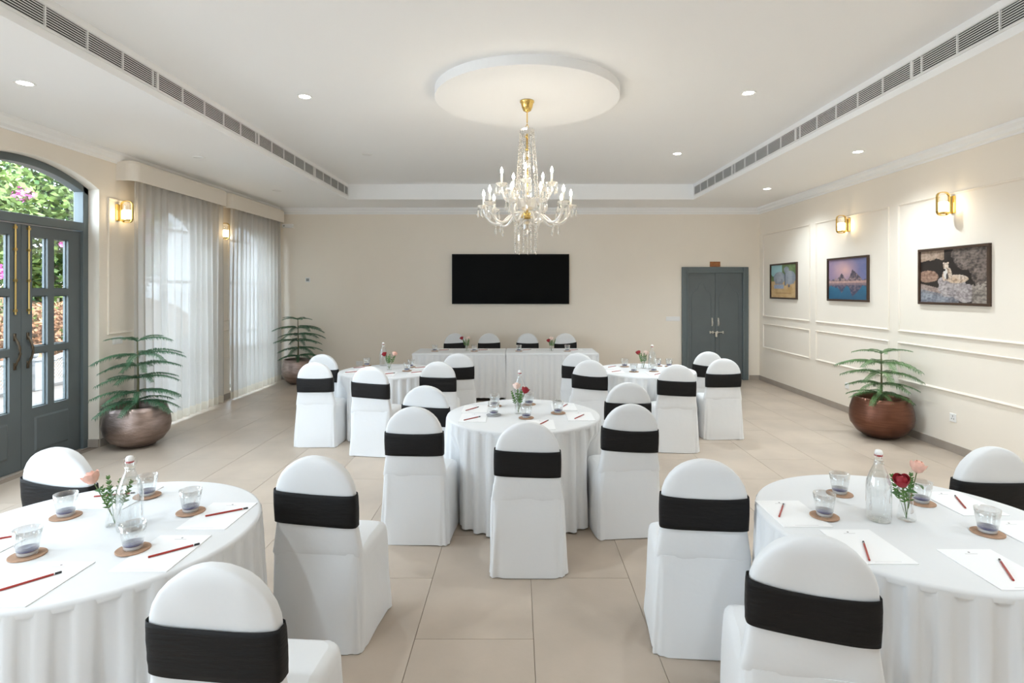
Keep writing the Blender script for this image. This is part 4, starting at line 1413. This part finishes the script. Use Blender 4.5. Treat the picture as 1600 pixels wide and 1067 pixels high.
for a, b in zip(py[:-1], py[1:]):
    a += .07; b -= .07; c = (a + b) / 2
    top = lambda y: .40 + .20 * math.cos((y - c) / (b - a) * PI * .9)
    g = G()
    rings = [[(-8.47, y, top(y)), (-8.43, y, top(y)), (-8.43, y, top(y) - .07), (-8.47, y, top(y) - .07)] for y in [a + (b - a) * i / 14 for i in range(15)]]
    g.loft(rings)
    g.box(-8.47, -8.43, a, b, .06, .12)
    fgg(g, 'panel_frame')
    g = G()
    n = 22
    for k in range(-6, n + 6):
        for s in (-1, 1):
            y0 = a + (b - a) * k / n
            pts = []
            for i in range(8):
                zz = .1 + .07 * i; y = y0 + s * .07 * i
                if a <= y <= b and zz <= top(y) - .03: pts.append((y, zz))
            if len(pts) > 1:
                (ya, za), (yb_, zb_) = pts[0], pts[-1]
                w = .013
                g.add([(x, yy + q, zz) for x in (-8.458 + .004 * s, -8.448 + .004 * s) for (yy, zz) in ((ya, za), (yb_, zb_)) for q in (-w, w)],
                      [(0, 1, 3, 2), (4, 6, 7, 5), (0, 4, 5, 1), (2, 3, 7, 6), (0, 2, 6, 4), (1, 5, 7, 3)])
    fgg(g, 'lattice')
tag(fence, 'low white lattice garden fence with ball-topped posts outside the door', 'fence')
def foliage(name, c, rx, ry, rz, n, size, m, seed, parent=None):
    rn = random.Random(seed)
    g = G()
    for _ in range(n):
        while True:
            p = Vector((rn.uniform(-1, 1), rn.uniform(-1, 1), rn.uniform(-1, 1)))
            if .35 < p.length < 1 + .25 * noise.noise(p * 2.5): break
        p = Vector((c[0] + p.x * rx, c[1] + p.y * ry, c[2] + p.z * rz))
        a = Vector((rn.gauss(0, 1), rn.gauss(0, 1), rn.gauss(0, .6))).normalized()
        b = a.cross(Vector((rn.gauss(0, 1), rn.gauss(0, 1), rn.gauss(0, 1)))).normalized()
        s = size * rn.uniform(.6, 1.3)
        g.add([p - a * s, p + b * s * .55, p + a * s, p - b * s * .55], [(0, 1, 2, 3)])
    return g.build(name, m, parent)
specs = [(6.9, 0, 'first in the row'), (9.1, 1, 'second in the row'), (11.3, 0, 'third in the row'), (13.5, 1, 'fourth in the row'), (15.7, 0, 'last in the row')]
for i, (y, v, w) in enumerate(specs):
    root = empty('bougainvillea_bush', (-11.2, y, 1.2))
    G().tube([(0, 0, -.3), (.1, .1, .6), (-.1, .2, 1.6)], [.09, .07, .04], 8).build('trunk', 'bark', root)
    a = foliage('foliage', (0, 0, 2.0), 1.3, 1.0, 1.9, 4600, .085, 'greenleaf', 40 + i, root); a['kind'] = 'stuff'
    a = foliage('dark_foliage', (-.5, 0, 1.8), 1.1, .95, 2.0, 2400, .09, 'darkleaf', 60 + i, root); a['kind'] = 'stuff'
    for k in range(5):
        rn = random.Random(100 + i * 7 + k)
        foliage('flower_cluster', (1.0 + rn.uniform(-.1, .2), rn.uniform(-.8, .8), rn.uniform(.6, 3.2)), .16, .2, .16, 60, .045, 'pinkleaf', 80 + i * 9 + k, root)
    tag(root, 'sunlit bougainvillea bush with pink flowers beyond the fence, %s' % w, 'bush', 'bougainvillea bushes beyond the fence')
for i, y in enumerate((7.4, 9.8, 12.2)):
    root = empty('dry_hedge', (-9.9, y, .3))
    a = foliage('dry_foliage', (0, 0, .55), .6, 1.05, .65, 3800, .05, 'dryleaf', 200 + i, root); a['kind'] = 'stuff'
    a = foliage('green_shoots', (.15, 0, .9), .5, 1.0, .5, 260, .06, 'greenleaf', 220 + i, root); a['kind'] = 'stuff'
    tag(root, 'dry brown low hedge behind the white fence, %s' % ('nearest', 'middle', 'farthest')[i], 'hedge', 'dry hedges behind the fence')
